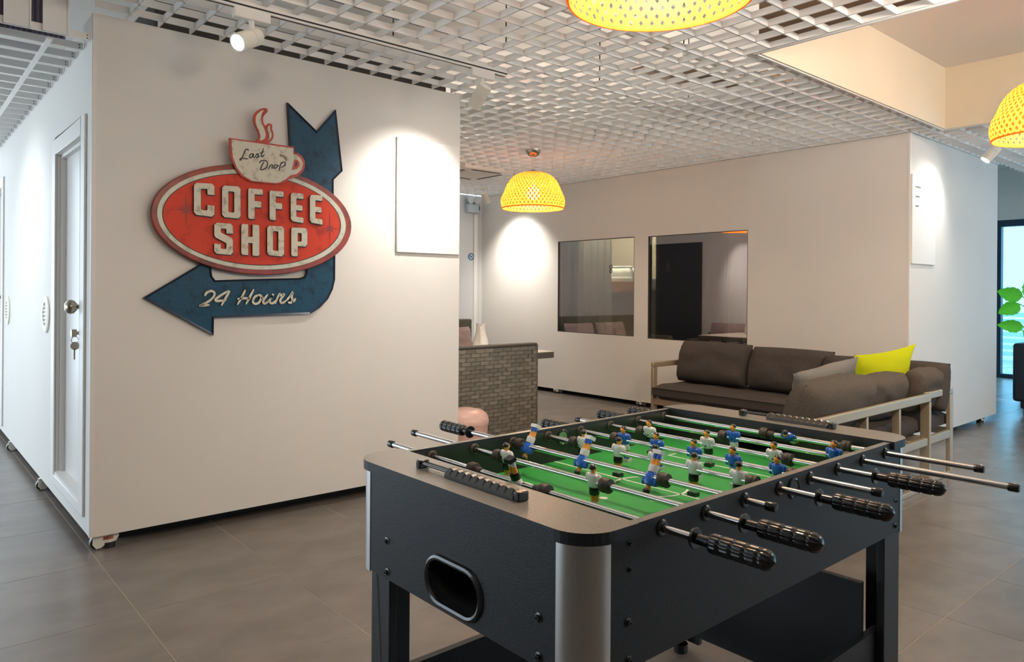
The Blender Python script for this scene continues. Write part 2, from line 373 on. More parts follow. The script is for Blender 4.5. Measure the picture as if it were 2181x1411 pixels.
# door_2 farther along the corridor and the dark door in the nook
d2 = obj('door_2', MB().box(LX + .05, LX + .075, 7.462, 8.248, .17, 2.128), 'door', kind='structure')
fr = MB(); fr.box(LX - t, LX, 7.37, 7.46, .12, 2.21); fr.box(LX - t, LX, 8.25, 8.34, .12, 2.21); fr.box(LX - t, LX, 7.46, 8.25, 2.13, 2.21); fr.box(LX - t, LX, 7.46, 8.25, .12, .16)
obj('door_frame', fr, 'frame_paint', d2, bevel=.004)
obj('lock_plate', MB().box(LX + .044, LX + .05, 7.51, 7.60, 1.0, 1.36), 'steel', d2, bevel=.003)
obj('door_handle', MB().lathe((LX + .045, 7.55, 1.2), (-1, 0, 0), [(.02, 0), (.012, .01), (.012, .05), (.03, .06), (.03, .08), (.0, .09)], 16), 'brass', d2, smooth=True)
d3 = obj('door_3', MB().box(LX2, LX2 + .02, 6.84, 7.85, .09, 2.02), 'dark_door', kind='structure')
obj('door_frame', MB().box(LX2, LX2 + .03, 6.78, 6.84, .09, 2.08).box(LX2, LX2 + .03, 7.85, 7.91, .09, 2.08).box(LX2, LX2 + .03, 6.84, 7.85, 2.02, 2.08), 'dark_door', d3)

# ---- back pod with two windows
WIN = ((5.30, 6.525, .778, 1.903), (3.878, 5.103, .766, 1.896))       # y0 y1 z0 z1
m = MB(); wt = .07
ys = [BY, WIN[1][0], WIN[1][1], WIN[0][0], WIN[0][1], END_Y]
m.box(BX, BX + wt, ys[0], ys[1], BZ0, ZC); m.box(BX, BX + wt, ys[2], ys[3], BZ0, ZC); m.box(BX, BX + wt, ys[4], ys[5], BZ0, ZC)
for y0, y1, z0, z1 in WIN:
    m.box(BX, BX + wt, y0, y1, BZ0, z0); m.box(BX, BX + wt, y0, y1, z1, ZC)
m.box(BX + wt, BX2, BY, BY + wt, BZ0, ZC); m.box(BX2 - wt, BX2, BY + wt, END_Y, BZ0, ZC); m.box(BX + wt, BX2 - wt, BY + wt, END_Y, ZC - .07, ZC - .02)
m.box(BX + wt, BX2 - wt, BY + wt, END_Y, BZ0, BZ0 + .05); m.box(BX + wt, BX2 - wt, END_Y - wt, END_Y, BZ0 + .05, ZC - .07)
wb = obj('wall_back', m, 'wall', kind='structure')
for x, y in ((BX + .04, 6.55), (BX + .04, 5.22), (8.30, BY + .04)): caster(wb, x, y, BZ0 + .003, -1)
obj('dark_gap_fill', MB().box(BX + .12, BX2 - .5, BY + .2, END_Y, 0, BZ0), 'gap_shade', wb)  # same dark box for the shaded gap under the back pod
obj('corner_trim', MB().box(BX - .003, BX, BY, BY + .012, BZ0, ZC).box(BX - .003, BX + .012, BY - .003, BY, BZ0, ZC), 'board', wb)
for n, (y0, y1, z0, z1) in enumerate(WIN):
    wn = obj('window_%d' % (n + 1), MB().box(BX, BX + .055, y0, y0 + .006, z0, z1).box(BX, BX + .055, y1 - .006, y1, z0, z1).box(BX, BX + .055, y0, y1, z0, z0 + .006).box(BX, BX + .055, y0, y1, z1 - .006, z1), 'dark_int', kind='structure')
    obj('pane', MB().box(BX + .012, BX + .018, y0 + .006, y1 - .006, z0 + .006, z1 - .006), 'glass', wn)
    for yy, zz in ((y1 - .04, z1 - .04), (y0 + .04, z0 + .05)):
        obj('glass_fixing', MB().cyl((BX + .012, yy, zz), (BX + .008, yy, zz), .008, n=12), 'steel', wn)
    c8 = MB(); ym = at_x(1300 if n == 0 else 1421, 570 if n == 0 else 582, BX).y; zm = 1.545
    for k in (-1, 1):
        c8.tube([(BX + .009, ym + .020 * math.cos(a), zm + k * .023 + .023 * math.sin(a)) for a in [i * math.pi / 10 for i in range(20)]], .0035, 6, closed=True)
    obj('number_mark', c8, 'black_slot', wn)

# ---- nook end wall
we = obj('wall_end', MB().box(LX2, BX, END_Y, END_Y + .08, 0.0, ZC), 'end_wall', kind='structure')
obj('wall_trim', MB().box(BX - .16, BX - .10, END_Y - .02, END_Y, 0, 2.35).box(BX - .055, BX - .04, END_Y - .01, END_Y, 0, ZC), 'board', we, bevel=.004)

# ---- unseen walls added behind the camera to shape daylight and reflections
MT['rear'] = mat('rear_wall', (0.30, 0.27, 0.24), 0.8)
obj('wall_rear', MB().box(-3.9, 3.0, -3.15, -3.05, 0, SLAB), 'rear', kind='structure')
m = MB().box(3.0, 13.0, -3.15, -3.05, 0, .85).box(3.0, 13.0, -3.15, -3.05, 2.35, SLAB)
for k in range(6): m.box(3.0 + k * 1.9, 3.5 + k * 1.9, -3.15, -3.05, .85, 2.35)
obj('wall_windows', m, 'wall', kind='structure')
obj('wall_header', MB().box(-3.9, -3.8, 3.6, 11, 2.35, SLAB), 'wall', kind='structure')
obj('wall_side', MB().box(-3.9, -3.8, -3.05, 3.6, 0, SLAB), 'rear', kind='structure')

# ---- ceiling: slab, recess, open grid of single blades
RX0, RX1, RY1, RZ = 3.69, 6.475, 2.165, 3.105
RY0 = -1.2
m = MB()
m.box(-4, RX0, -3.2, 11, SLAB, SLAB + .1); m.box(RX1, 13.6, -3.2, 11, SLAB, SLAB + .1); m.box(RX0, RX1, RY1, 11, SLAB, SLAB + .1); m.box(RX0, RX1, -3.2, RY0, SLAB, SLAB + .1)
ce = obj('ceiling', m, 'slab', kind='structure')
def side(name, x0, x1, y0, y1, face):   # plasterboard cheek: cream inside, bare board outside
    b = MB().box(x0, x1, y0, y1, ZC + .002, RZ + .02)
    o = obj(name, b, ['hardboard', 'plaster'], ce)
    for p in o.data.polygons:
        if p.normal.dot(Vector(face)) > .9 or p.normal.z < -.9: p.material_index = 1
side('recess_cheek', RX0, RX1, RY1, RY1 + .014, (0, -1, 0))
side('recess_cheek', RX1, RX1 + .014, RY0, RY1, (-1, 0, 0))
side('recess_cheek', RX0 - .014, RX0, RY0, RY1, (1, 0, 0))
side('recess_cheek', RX0, RX1, RY0 - .014, RY0, (0, 1, 0))
obj('recess_top', MB().box(RX0, RX1, RY0, RY1, RZ, RZ + .018), 'recess_top', ce)
em = MB(); em.box(RX0 - .02, RX1 + .02, RY1 + .014, RY1 + .03, ZC - .004, ZC + .03); em.box(RX1 + .014, RX1 + .03, RY0, RY1 + .014, ZC - .004, ZC + .03); em.box(RX0 - .03, RX0 - .014, RY0, RY1 + .03, ZC - .004, ZC + .03)
obj('edge_profile', em, 'grid', ce)
obj('edge_profile', MB().box(BX - .014, BX - .006, BY, END_Y, ZC + .001, ZC + .045), 'grid', ce)
obj('edge_profile', MB().box(BX - .014, BX2, BY - .014, BY - .006, ZC + .001, ZC + .045), 'grid', ce)
BH, BT = .034, .008
GX0, GDX, GY0, GDY = .8965, .1526, 3.888, .1637
def region(x, y):
    if x < LX - .01 or x > 13.0 or y < -1.1 or y > END_Y: return False
    if y > LY and x < LX2: return False
    if x > BX and y > BY: return False
    if RX0 - .03 < x < RX1 + .03 and y < RY1 + .03: return False
    if 4.62 < x < 5.30 and 6.12 < y < 6.80: return False
    return True
def segs(fun, a, b, step=.02):
    out = []; cur = None; k = int((b - a) / step)
    for i in range(k + 1):
        s_ = a + i * step
        if fun(s_):
            if cur is None: cur = s_
            last = s_
        elif cur is not None:
            if last - cur > .05: out.append((cur, last))
            cur = None
    if cur is not None and last - cur > .05: out.append((cur, last))
    return out
nb = 0
for i in range(0, 80):
    x = GX0 + i * GDX
    for a, b in segs(lambda s_: region(x, s_), -1.1, END_Y):
        obj('blade', MB().box(x - BT / 2, x + BT / 2, a, b, ZC, ZC + BH), 'grid', ce); nb += 1
for j in range(-26, 31):
    y = GY0 - j * GDY
    for a, b in segs(lambda s_: region(s_, y), LX - .01, 13.0):
        obj('blade', MB().box(a, b, y - BT / 2, y + BT / 2, ZC, ZC + BH), 'grid', ce); nb += 1
# lower corridor ceiling on the left: cross blades and bright runners
CZ = 2.48
for k in range(22):
    y = 4.01 + k * .1845
    b = obj('corridor_blade', MB().box(-1.4, LX - .004, y - .004, y + .004, CZ, CZ + .036), 'grid', ce)
    obj('rivet', MB().cyl((LX - .02, y - .0045, CZ + .010), (LX - .02, y - .006, CZ + .010), .003, n=6).cyl((LX - .02, y - .0045, CZ + .024), (LX - .02, y - .006, CZ + .024), .003, n=6), 'black_slot', b)
for x in (.595, .30, .0, -.3, -.6):
    obj('runner', MB().box(x - .011, x + .011, 4.09 if x != .30 else 3.98, 8.0, CZ - .006, CZ + .004), 'white_metal', ce)
for u in (37, 119):
    x = at_y(u, 30, 4.0).x
    obj('hanger_strap', MB().box(x - .05, x + .05, 3.996, 4.001, CZ + .002, 3.0).box(x - .053, x - .047, 3.992, 3.996, CZ + .002, 3.0).box(x + .047, x + .053, 3.992, 3.996, CZ + .002, 3.0), 'grid', ce)
# things above the grid
obj('timber_batten', MB().box(-.9, .70, 3.93, 3.97, 2.74, 2.80), 'pine', ce)
ps = MB()
for k in range(40):
    x = -.2 + k * .022
    ps.prism([(x, 4.22, 2.52), (x + .011, 4.20, 2.52), (x + .022, 4.22, 2.52)], (0, 0, .34))
obj('corrugated_sheet', ps, 'purple', ce)
obj('insulation', MB().box(-.6, .16, 3.3, 4.0, 2.78, 2.95), 'yellow', ce, bevel=.03)
obj('cable', MB().tube(smooth_path([(.25, 4.1, 2.55), (.30, 4.05, 2.70), (.42, 3.98, 2.74), (.6, 3.9, 2.70), (.78, 3.8, 2.72), (1.0, 3.9, 2.9)]), .014, 8), 'black_slot', ce, smooth=True)
obj('dark_void_box', MB().box(LX + .30, LX2 - .05, LY + .10, LY + .6, ZC + .01, ZC + .17), 'plenum', ce)  # dark box added for the unlit void over the left pod
obj('dark_void_box', MB().box(BX + .06, BX + .6, BY + .06, END_Y, ZC + .004, ZC + .05), 'plenum', ce)  # low dark box repeating that void over the back pod
obj('conduit', MB().tube([(1.0, 3.62, 2.86), (2.9, 3.62, 2.86)], .016, 8), 'black_slot', ce)
for x, y in ((1.06, 3.40), (2.05, 3.36), (2.62, 3.1), (3.5, 3.2), (4.6, 3.3), (5.6, 3.0), (4.2, 4.6), (5.4, 5.0), (3.3, 2.4), (2.4, 2.0)):
    obj('hanger_wire', MB().cyl((x, y, ZC + .03), (x, y, SLAB), .004, n=6), 'black_slot', ce)
BAT = [(x, y) for x in (1.55, 2.85, 4.15, 5.45) for y in (-.5, .5, 1.5, 2.5, 3.45, 4.5, 5.5, 7.3)] + [(x, y) for x in (7.4, 9.2, 11.4) for y in (-.2, 1.5)]
for x, y in BAT:  # fill lamps added above the grid to brighten slab and cells
    if not (region(x - .6, y) and region(x + .6, y)): continue
    y = GY0 - round((GY0 - y) / GDY) * GDY
    tb = obj('fill_batten', MB().box(x - .6, x + .6, y - .012, y + .012, ZC + BH + .03, ZC + BH + .055), 'white_metal', ce)
    l_ = bpy.data.lights.new('fill_batten_light', 'AREA'); l_.shape = 'RECTANGLE'; l_.size = 1.2; l_.size_y = .03; l_.energy = UPW if x < 6.5 else UPW * 2.2; l_.color = (1.0, .92, .82) if x < 6.5 else (.80, .92, 1.0)
    lo_ = bpy.data.objects.new('fill_batten_light', l_); COL.objects.link(lo_); lo_.location = (x, y, ZC + BH + .058); lo_.rotation_euler = (math.pi, 0, 0)
for x0, y0, l in ((3.9, 3.15, .5), (4.2, 2.9, .6), (4.6, 2.65, .4)):
    obj('brown_panel', MB().box(x0, x0 + l, y0, y0 + .16, 2.80, 2.82), 'hardboard', ce)

# ---- glass end on the far right
GXW = 13.0
w3 = thing('window_3', (GXW, 2.0, 0), None, None, kind='structure')
fm = [(-3.2, -3.1), (3.55, 3.75), (2.62, 2.70), (1.55, 1.63), (.3, .38), (5.0, 5.2)]
obj('window_frame', MB().box(GXW, GXW + .1, -3.2, 8, 0, .06).box(GXW, GXW + .1, -3.2, 8, 2.32, 2.42), 'blue_frame', w3)
for a, b in fm: obj('mullion', MB().box(GXW - .01, GXW + .1, a, b, .06, 2.32), 'blue_frame', w3)
e = sorted(fm)
for (a, b), (c, d) in zip(e[:-1], e[1:]):
    obj('pane', MB().box(GXW + .04, GXW + .05, b, c, .06, 2.32), 'daylight_tint_glass', w3)
obj('wall_header', MB().box(GXW - .02, GXW + .1, -3.2, 8, 2.42, SLAB), 'wall', w3)
obj('wall_right', MB().box(BX2, GXW, 5.6, 5.7, 0, SLAB), 'wall', kind='structure')
pv = obj('ground', MB().box(13.6, 30, -14, 20, -.1, -.03), 'paving', kind='structure')
b = thing('fence', (17, 4.0, 0), 'pale blue slatted fence outside the far glass wall', 'fence')
for k in range(7): obj('slat', MB().box(16.98, 17.02, -3, 11, .05 + k * .13, .14 + k * .13), 'street', b)
for k in range(5): obj('post', MB().box(17.02, 17.1, -3 + k * 3.4, -2.9 + k * 3.4, -.03, 2.3), 'blue_frame', b)


# ================================================================== COFFEE SHOP SIGN on the left pod
WY = LY
def S1(cx, cy, dep=0.0): p = at_y(280 + cx / 2.662, 200 + cy / 2.662, WY); return Vector((p.x, WY - dep, p.z))
def S2(cx, cy, dep=0.0): p = at_y(470 + cx / 8.3, 230 + cy / 8.3, WY); return Vector((p.x, WY - dep, p.z))
def S3(cx, cy, dep=0.0): p = at_y(410 + cx / 9.4826, 600 + cy / 9.4826, WY); return Vector((p.x, WY - dep, p.z))
def stroke(mb, S, pts, wd, d0, d1, k=5, closed=False, taper=True):
    # flat brush stroke of lettering, wd in metres, standing from depth d0 to d1
    P = smooth_path([S(*p) for p in pts], k, closed); n = len(P); L = []; Rr = []
    for i, p in enumerate(P):
        d = (P[(i + 1) % n] - P[i - 1]) if closed else (P[min(i + 1, n - 1)] - P[max(i - 1, 0)])
        d = Vector((d.x, 0, d.z)).normalized(); nn = Vector((-d.z, 0, d.x)); ww = wd / 2
        if not closed and taper: ww *= min(1.0, .55 + .45 * min(i, n - 1 - i) / 3)
        L.append(p + nn * ww); Rr.append(p - nn * ww)
    o = len(mb.v); dv = Vector((0, -d1, 0)); bv = Vector((0, -d0, 0))
    for a, b in zip(L, Rr): mb.v += [a + dv, b + dv, a + bv, b + bv]
    for i in range(n if closed else n - 1):
        a = o + 4 * i; b = o + 4 * ((i + 1) % n)
        mb.f += [(a, a + 1, b + 1, b), (a, b, b + 2, a + 2), (a + 1, a + 3, b + 3, b + 1)]; mb.m += [0, 1, 1]
    if not closed:
        b = o + 4 * (n - 1); mb.f += [(o, o + 2, o + 3, o + 1), (b, b + 1, b + 3, b + 2)]; mb.m += [1, 1]
    return mb
sg = thing('coffee_shop_sign', S1(660, 715), 'rusty COFFEE SHOP sign with blue arrow and steaming cup on white wall', 'sign')
arrow = [(877, 52), (1042, 215), (1150, 92), (1188, 440), (1137, 490), (1137, 570), (1147, 800), (1145, 1055), (1132, 1110), (1105, 1165), (1060, 1212), (1005, 1248), (460, 1270), (458, 1370), (62, 1157), (438, 935), (446, 1000), (450, 1035), (468, 1058), (640, 1052), (950, 1045), (976, 1036), (986, 1012), (990, 930), (965, 560), (890, 300)]
ar = obj('arrow', MB().prism([S1(*p) for p in arrow], (0, -.022, 0)), ['s_navy', 's_blue'], sg)
bm = bmesh.new(); bm.from_mesh(ar.data); bm.faces.ensure_lookup_table()
ff = [f for f in bm.faces if f.normal.y < -.9]
res = bmesh.ops.inset_region(bm, faces=ff, thickness=.010, depth=0.0, use_even_offset=True)
for f in ff:
    f.material_index = 1
    bmesh.ops.translate(bm, verts=list(f.verts), vec=(0, .007, 0))
bm.to_mesh(ar.data); bm.free()
def ell(k, dep0, dep1, name, mt, ky=None, smooth=False):
    ky = k if ky is None else ky; ph = R_(82.6); pts = []
    for i in range(72):
        a = 2 * math.pi * i / 72
        pts.append(S1(662.5 + 565.5 * k * math.cos(a), 716.5 + 311.5 * ky * math.cos(a - ph), dep0))
    return obj(name, MB().prism(pts, (0, dep0 - dep1, 0)), mt, sg, bevel=.004 if smooth else 0)
ell(1.0, .022, .044, 'oval_plate', 's_rim', smooth=True)
ell(.940, .044, .047, 'pale_ring', 's_ring', .905)
ell(.892, .047, .048, 'black_line', 's_black', .832)
ell(.882, .048, .0495, 'oval_face', 's_red', .818)
for cx, cy, rx, ry in ((292, 662, 76, 112), (1102, 768, 58, 104)):
    pts = []
    for i in range(16):
        a = math.pi * i / 8
        if i % 4 == 0: rr = (rx if i % 8 == 0 else ry)
        elif i % 2 == 0: rr = 0.56 * min(rx, ry)
        else: rr = 0.20 * min(rx, ry)
        pts.append(S1(cx + rr * math.cos(a), cy + rr * math.sin(a), .0495))
    obj('star', MB().prism(pts, (0, -.0008, 0)), 's_star', sg)
h1 = [(.06, 0), (.38, 0), (.38, .40), (.62, .40), (.62, 0), (.94, 0), (1, .05), (1, .95), (.94, 1), (.62, 1), (.62, .6), (.38, .6), (.38, 1), (.06, 1), (0, .95), (0, .05)]
GL = {
 'C': [[(.12, 0), (.88, 0), (1, .08), (1, .34), (.66, .34), (.66, .2), (.62, .17), (.38, .17), (.34, .2), (.34, .8), (.38, .83), (.62, .83), (.66, .8), (.66, .66), (1, .66), (1, .92), (.88, 1), (.12, 1), (0, .92), (0, .08)]],
 'O': [[(.5, 0), (.88, 0), (1, .08), (1, .92), (.88, 1), (.5, 1), (.5, .83), (.62, .83), (.66, .8), (.66, .2), (.62, .17), (.5, .17)], [(.5, 0), (.5, .17), (.38, .17), (.34, .2), (.34, .8), (.38, .83), (.5, .83), (.5, 1), (.12, 1), (0, .92), (0, .08), (.12, 0)]],
 'F': [[(.06, 0), (.40, 0), (.44, .04), (.44, .40), (.84, .40), (.9, .43), (.9, .57), (.84, .6), (.44, .6), (.44, .82), (.95, .82), (1, .85), (1, .97), (.95, 1), (.06, 1), (0, .95), (0, .05)]],
 'E': [[(.12, 0), (.95, 0), (1, .03), (1, .15), (.95, .18), (.46, .18), (.44, .2), (.44, .41), (.86, .41), (.92, .44), (.92, .56), (.86, .59), (.44, .59), (.44, .80), (.46, .82), (.95, .82), (1, .85), (1, .97), (.95, 1), (.12, 1), (0, .92), (0, .08)]],
 'S': [[(.12, 0), (.88, 0), (1, .08), (1, .47), (.93, .55), (.40, .68), (.35, .72), (.35, .80), (.39, .83), (.61, .83), (.65, .80), (.65, .68), (1, .68), (1, .92), (.88, 1), (.12, 1), (0, .92), (0, .60), (.07, .52), (.60, .38), (.65, .34), (.65, .20), (.61, .17), (.39, .17), (.35, .20), (.35, .32), (0, .32), (0, .08)]],
 'H': [h1],
 'P': [[(.06, 0), (.35, 0), (.40, .04), (.40, .36), (.5, .36), (.5, .52), (.40, .52), (.40, .82), (.5, .82), (.5, 1), (.06, 1), (0, .95), (0, .05)], [(.5, .36), (.88, .36), (1, .44), (1, .92), (.88, 1), (.5, 1), (.5, .82), (.6, .82), (.64, .79), (.64, .55), (.6, .52), (.5, .52)]],
}
LET = [('C', 332, 447, 512, 517, 690, 704), ('O', 490, 594, 527, 533, 703, 714), ('F', 637, 719, 542, 549, 712, 722), ('F', 757, 836, 555, 561, 718, 730), ('E', 876, 948, 567, 573, 725, 738), ('E', 984, 1055, 578, 584, 733, 747),
       ('S', 446, 551, 735, 742, 908, 917), ('H', 598, 700, 742, 749, 914, 923), ('O', 744, 839, 752, 757, 916, 926), ('P', 879, 970, 762, 766, 922, 928)]
for ch, x0, x1, t0, t1, b0, b1 in LET:
    mb = MB(); sh = MB()
    for poly in GL[ch]:
        pts = []; ps2 = []
        for a, b in poly:
            px = x0 + (x1 - x0) * a; top = t0 + (t1 - t0) * a; bot = b0 + (b1 - b0) * a; py = bot + (top - bot) * b
            pts.append(S1(px, py, .0495)); ps2.append(S1(px + 5, py + 5, .0495))
        mb.prism(pts, (0, -.014, 0), 0, 1); sh.prism(ps2, (0, -.006, 0))
    l_ = obj('letter', mb, ['s_cream', 's_black'], sg)
    obj('letter_shadow', sh, 's_black', l_)  # black copy offset right and down as the letter's drop shadow
# cup
cup = [(80, 560), (1215, 715), (1222, 822), (1290, 828), (1360, 880), (1405, 970), (1405, 1080), (1360, 1170), (1290, 1230), (1200, 1262), (1110, 1290), (1020, 1350), (900, 1372), (650, 1348), (450, 1322), (290, 1232), (180, 1080), (110, 900), (85, 720)]
cr = [(115, 590), (1200, 745), (1200, 850), (1260, 860), (1330, 920), (1370, 1010), (1345, 1115), (1262, 1190), (1150, 1215), (1060, 1288), (965, 1338), (880, 1350), (480, 1312), (320, 1220), (210, 1080), (140, 900), (118, 700)]
stm = [(555, 620), (590, 560), (600, 500), (560, 400), (515, 300), (505, 200), (545, 110), (620, 55), (700, 38), (750, 60), (745, 110), (690, 170), (670, 230), (690, 320), (720, 345), (760, 310), (810, 315), (835, 345), (830, 400), (855, 480), (850, 560), (810, 620), (740, 665), (650, 655)]
cu = obj('cup_plate', MB().prism([S2(p[0], p[1], .0495) for p in cup], (0, -.012, 0)), 's_outline', sg)
obj('cup_face', MB().prism([S2(p[0], p[1], .0615) for p in cr], (0, -.003, 0)), 's_cream', cu)
obj('handle_hole', MB().prism([S2(p[0], p[1], .0645) for p in ((1215, 940), (1270, 945), (1310, 990), (1310, 1050), (1270, 1100), (1170, 1125))], (0, -.001, 0)), 's_outline', cu)
obj('handle_hole', MB().prism([S2(p[0], p[1], .0655) for p in ((1238, 982), (1265, 985), (1272, 1030), (1245, 1072), (1222, 1060))], (0, -.0006, 0)), 's_navy', cu)
obj('brown_mark', MB().prism([S2(p[0], p[1], .0645) for p in ((960, 840), (1040, 868), (1085, 905), (1080, 985), (1058, 950), (1030, 905), (960, 880))], (0, -.0005, 0)), 's_brown', cu)
so = obj('steam_plate', MB().prism(smooth_path([S2(p[0], p[1], .05) for p in stm], 3, True), (0, -.012, 0)), 's_outline', sg)
for pl in ([(610, 600), (625, 540), (600, 450), (550, 330), (540, 230), (560, 160), (620, 100), (680, 78), (650, 130), (630, 220), (650, 320), (700, 430), (715, 510), (700, 570), (650, 602)], [(765, 600), (780, 550), (770, 490), (745, 420), (750, 375), (790, 348), (785, 390), (800, 440), (820, 500), (810, 560)]):
    obj('steam_curl', MB().prism(smooth_path([S2(p[0], p[1], .062) for p in pl], 3, True), (0, -.003, 0)), 's_cream', so)
W2 = [[[(215, 292), (262, 222), (350, 192), (412, 232), (396, 305), (320, 380), (220, 440), (105, 492)], [(105, 495), (210, 482), (312, 470)]],
      [[(700, 185), (560, 265), (438, 358), (470, 392), (655, 372)], [(722, 190), (640, 330), (548, 488)]],
      [[(1035, 168), (960, 320), (872, 470)], [(1205, 155), (1120, 320), (1045, 460)], [(872, 352), (1010, 338), (1148, 340)]],
      [[(1300, 272), (1225, 310), (1185, 400), (1225, 448), (1300, 430), (1350, 350), (1345, 285), (1290, 270)], [(1345, 330), (1400, 325)]],
      [[(1485, 255), (1410, 365), (1395, 425), (1440, 440), (1530, 365), (1600, 250), (1530, 375), (1535, 430), (1590, 435), (1650, 380)]],
      [[(1740, 230), (1690, 310), (1632, 450)], [(1700, 285), (1760, 275), (1815, 260), (1745, 360), (1745, 420), (1790, 430), (1860, 380)]],
      [[(1850, 395), (1930, 300), (1988, 215), (1968, 300), (1985, 385), (1950, 425), (1890, 420)], [(1975, 415), (2020, 385), (2045, 335)]]]
for lt in W2:
    mb = MB()
    for p in lt: stroke(mb, S3, p, .0125, .015, .024)
    obj('script_letter', mb, ['s_cream', 's_black'], sg)
W1 = [[[(408, 795), (400, 762), (365, 768), (335, 830), (305, 900), (272, 952), (262, 938), (300, 912), (350, 925), (408, 930)]],
      [[(495, 838), (450, 848), (428, 890), (450, 912), (490, 870), (502, 840), (490, 890), (522, 905)]],
      [[(520, 900), (572, 838), (584, 870), (572, 905), (545, 905)], [(575, 905), (612, 880)]],
      [[(678, 742), (645, 840), (636, 880), (660, 890), (692, 850)], [(605, 832), (690, 802)]],
      [[(690, 970), (645, 1050), (622, 1118)], [(600, 1005), (640, 962), (715, 958), (748, 1015), (722, 1085), (660, 1118), (615, 1112)]],
      [[(758, 1112), (800, 1040), (838, 1040), (822, 1080), (852, 1092)]],
      [[(905, 1030), (868, 1050), (862, 1088), (895, 1088), (922, 1050), (905, 1030)], [(918, 1050), (950, 1045)]],
      [[(990, 985), (962, 1075), (942, 1140)], [(972, 1025), (1020, 985), (1058, 998), (1035, 1055), (980, 1078)], [(1035, 1055), (1068, 1035)]]]
for lt in W1:
    mb = MB()
    for p in lt: stroke(mb, S2, p, .0062, .0645, .0660)
    obj('script_letter', mb, ['s_black', 's_black'], cu)

# white board panels hung on the pods
b = obj('notice_board', MB().box(2.455, LX2 - .012, LY - .016, LY - .001, 1.522, 2.256), 'board', bevel=.004); tag(b, 'plain white board on the white wall right of the sign', 'board')
b = thing('notice_board', (6.65, BY, 1.9), 'white board with faint notice strips on wall beside the lime pillow', 'board')
obj('panel', MB().box(BX + .012, 6.913, BY - .016, BY - .001, 1.528, 2.27), 'board', b, bevel=.004)
for z, w_ in ((2.17, .05), (2.09, .04), (2.01, .03)):
    obj('notice_strip', MB().box(6.47, 6.47 + w_ * 2, BY - .018, BY - .016, z - .006, z + .006), 'pillow_grey', b)

# ================================================================== FOOSBALL TABLE
TX1, TX2, TYR, TYL = .885, 2.24, .837, 1.605
TT, TB, FZ, RZ_ = .87, .61, .763, .843
ft = thing('foosball_table', ((TX1 + TX2) / 2, (TYR + TYL) / 2, 0), 'black foosball table with green pitch and silver corner posts', 'foosball table')
IN1, IN2 = 1.015, 2.112
PW = .018
cr_ = .062
# long sides
sd = obj('side_panel', MB().box(TX1 + cr_, TX2 - cr_, TYR, TYR + PW, TB, TT - .004), ['laminate', 'rail_top'], ft)
for p in sd.data.polygons:
    if p.normal.z > .9: p.material_index = 1
s2 = obj('side_panel', MB().box(TX1 + cr_, TX2 - cr_, TYL - PW, TYL, TB, TT - .004), ['laminate', 'rail_top'], ft)
for p in s2.data.polygons:
    if p.normal.z > .9: p.material_index = 1
# near end with the oval ball return opening
def stadium(yc, zc, hw, r, n=12):
    pts = []
    for i in range(n + 1):
        a = -math.pi / 2 + math.pi * i / n; pts.append((yc + hw + r * math.cos(a), zc + r * math.sin(a)))
    for i in range(n + 1):
        a = math.pi / 2 + math.pi * i / n; pts.append((yc - hw + r * math.cos(a), zc + r * math.sin(a)))
    return pts
def end_panel(x, inward):
    yc, zc, hw, r = 1.204, .672, .045, .042
    inner = stadium(yc, zc, hw, r); y0, y1, z0, z1 = TYR + cr_, TYL - cr_, TB, TT - .022
    outer = []
    for (y, z) in inner:
        dy, dz = y - yc, z - zc; t_ = min([(y1 - yc) / dy if dy > 1e-6 else 9e9, (y0 - yc) / dy if dy < -1e-6 else 9e9, (z1 - zc) / dz if dz > 1e-6 else 9e9, (z0 - zc) / dz if dz < -1e-6 else 9e9])
        outer.append((yc + dy * t_, zc + dz * t_))
    for c in ((y0, z0), (y1, z0), (y1, z1), (y0, z1)):     # snap the nearest outer point to each corner
        k = min(range(len(outer)), key=lambda q: (outer[q][0] - c[0]) ** 2 + (outer[q][1] - c[1]) ** 2); outer[k] = c
    n = len(inner); vs = []; fs = []
    for xx in (x, x + inward * .018):
        vs += [(xx, y, z) for y, z in inner] + [(xx, y, z) for y, z in outer]
    for i in range(n):
        j = (i + 1) % n
        fs += [(i, j, n + j, n + i), (2 * n + i, 3 * n + i, 3 * n + j, 2 * n + j), (i, 2 * n + i, 2 * n + j, j), (n + i, n + j, 3 * n + j, 3 * n + i)]
    o = obj('end_panel', MB().add(vs, fs), 'laminate', ft)
    ring = MB(); P = stadium(yc, zc, hw, r + .006, 12)
    ring.tube([(x - inward * .001, y, z) for y, z in P], .007, 8, closed=True)
    ro = obj('return_rim', ring, 'black_plastic', o, smooth=True)
    cup_ = MB(); I2 = [(x + inward * .018, y, z) for y, z in inner]; B2 = [(x + inward * .10, y, z) for y, z in stadium(yc, zc, hw - .002, r - .002)]
    nn = len(I2); cup_.add(I2 + B2, [(i, (i + 1) % nn, nn + (i + 1) % nn, nn + i) for i in range(nn)] + [tuple(range(nn, 2 * nn))])
    obj('ball_cup', cup_, 'leg', o)
end_panel(TX1, 1); end_panel(TX2, -1)
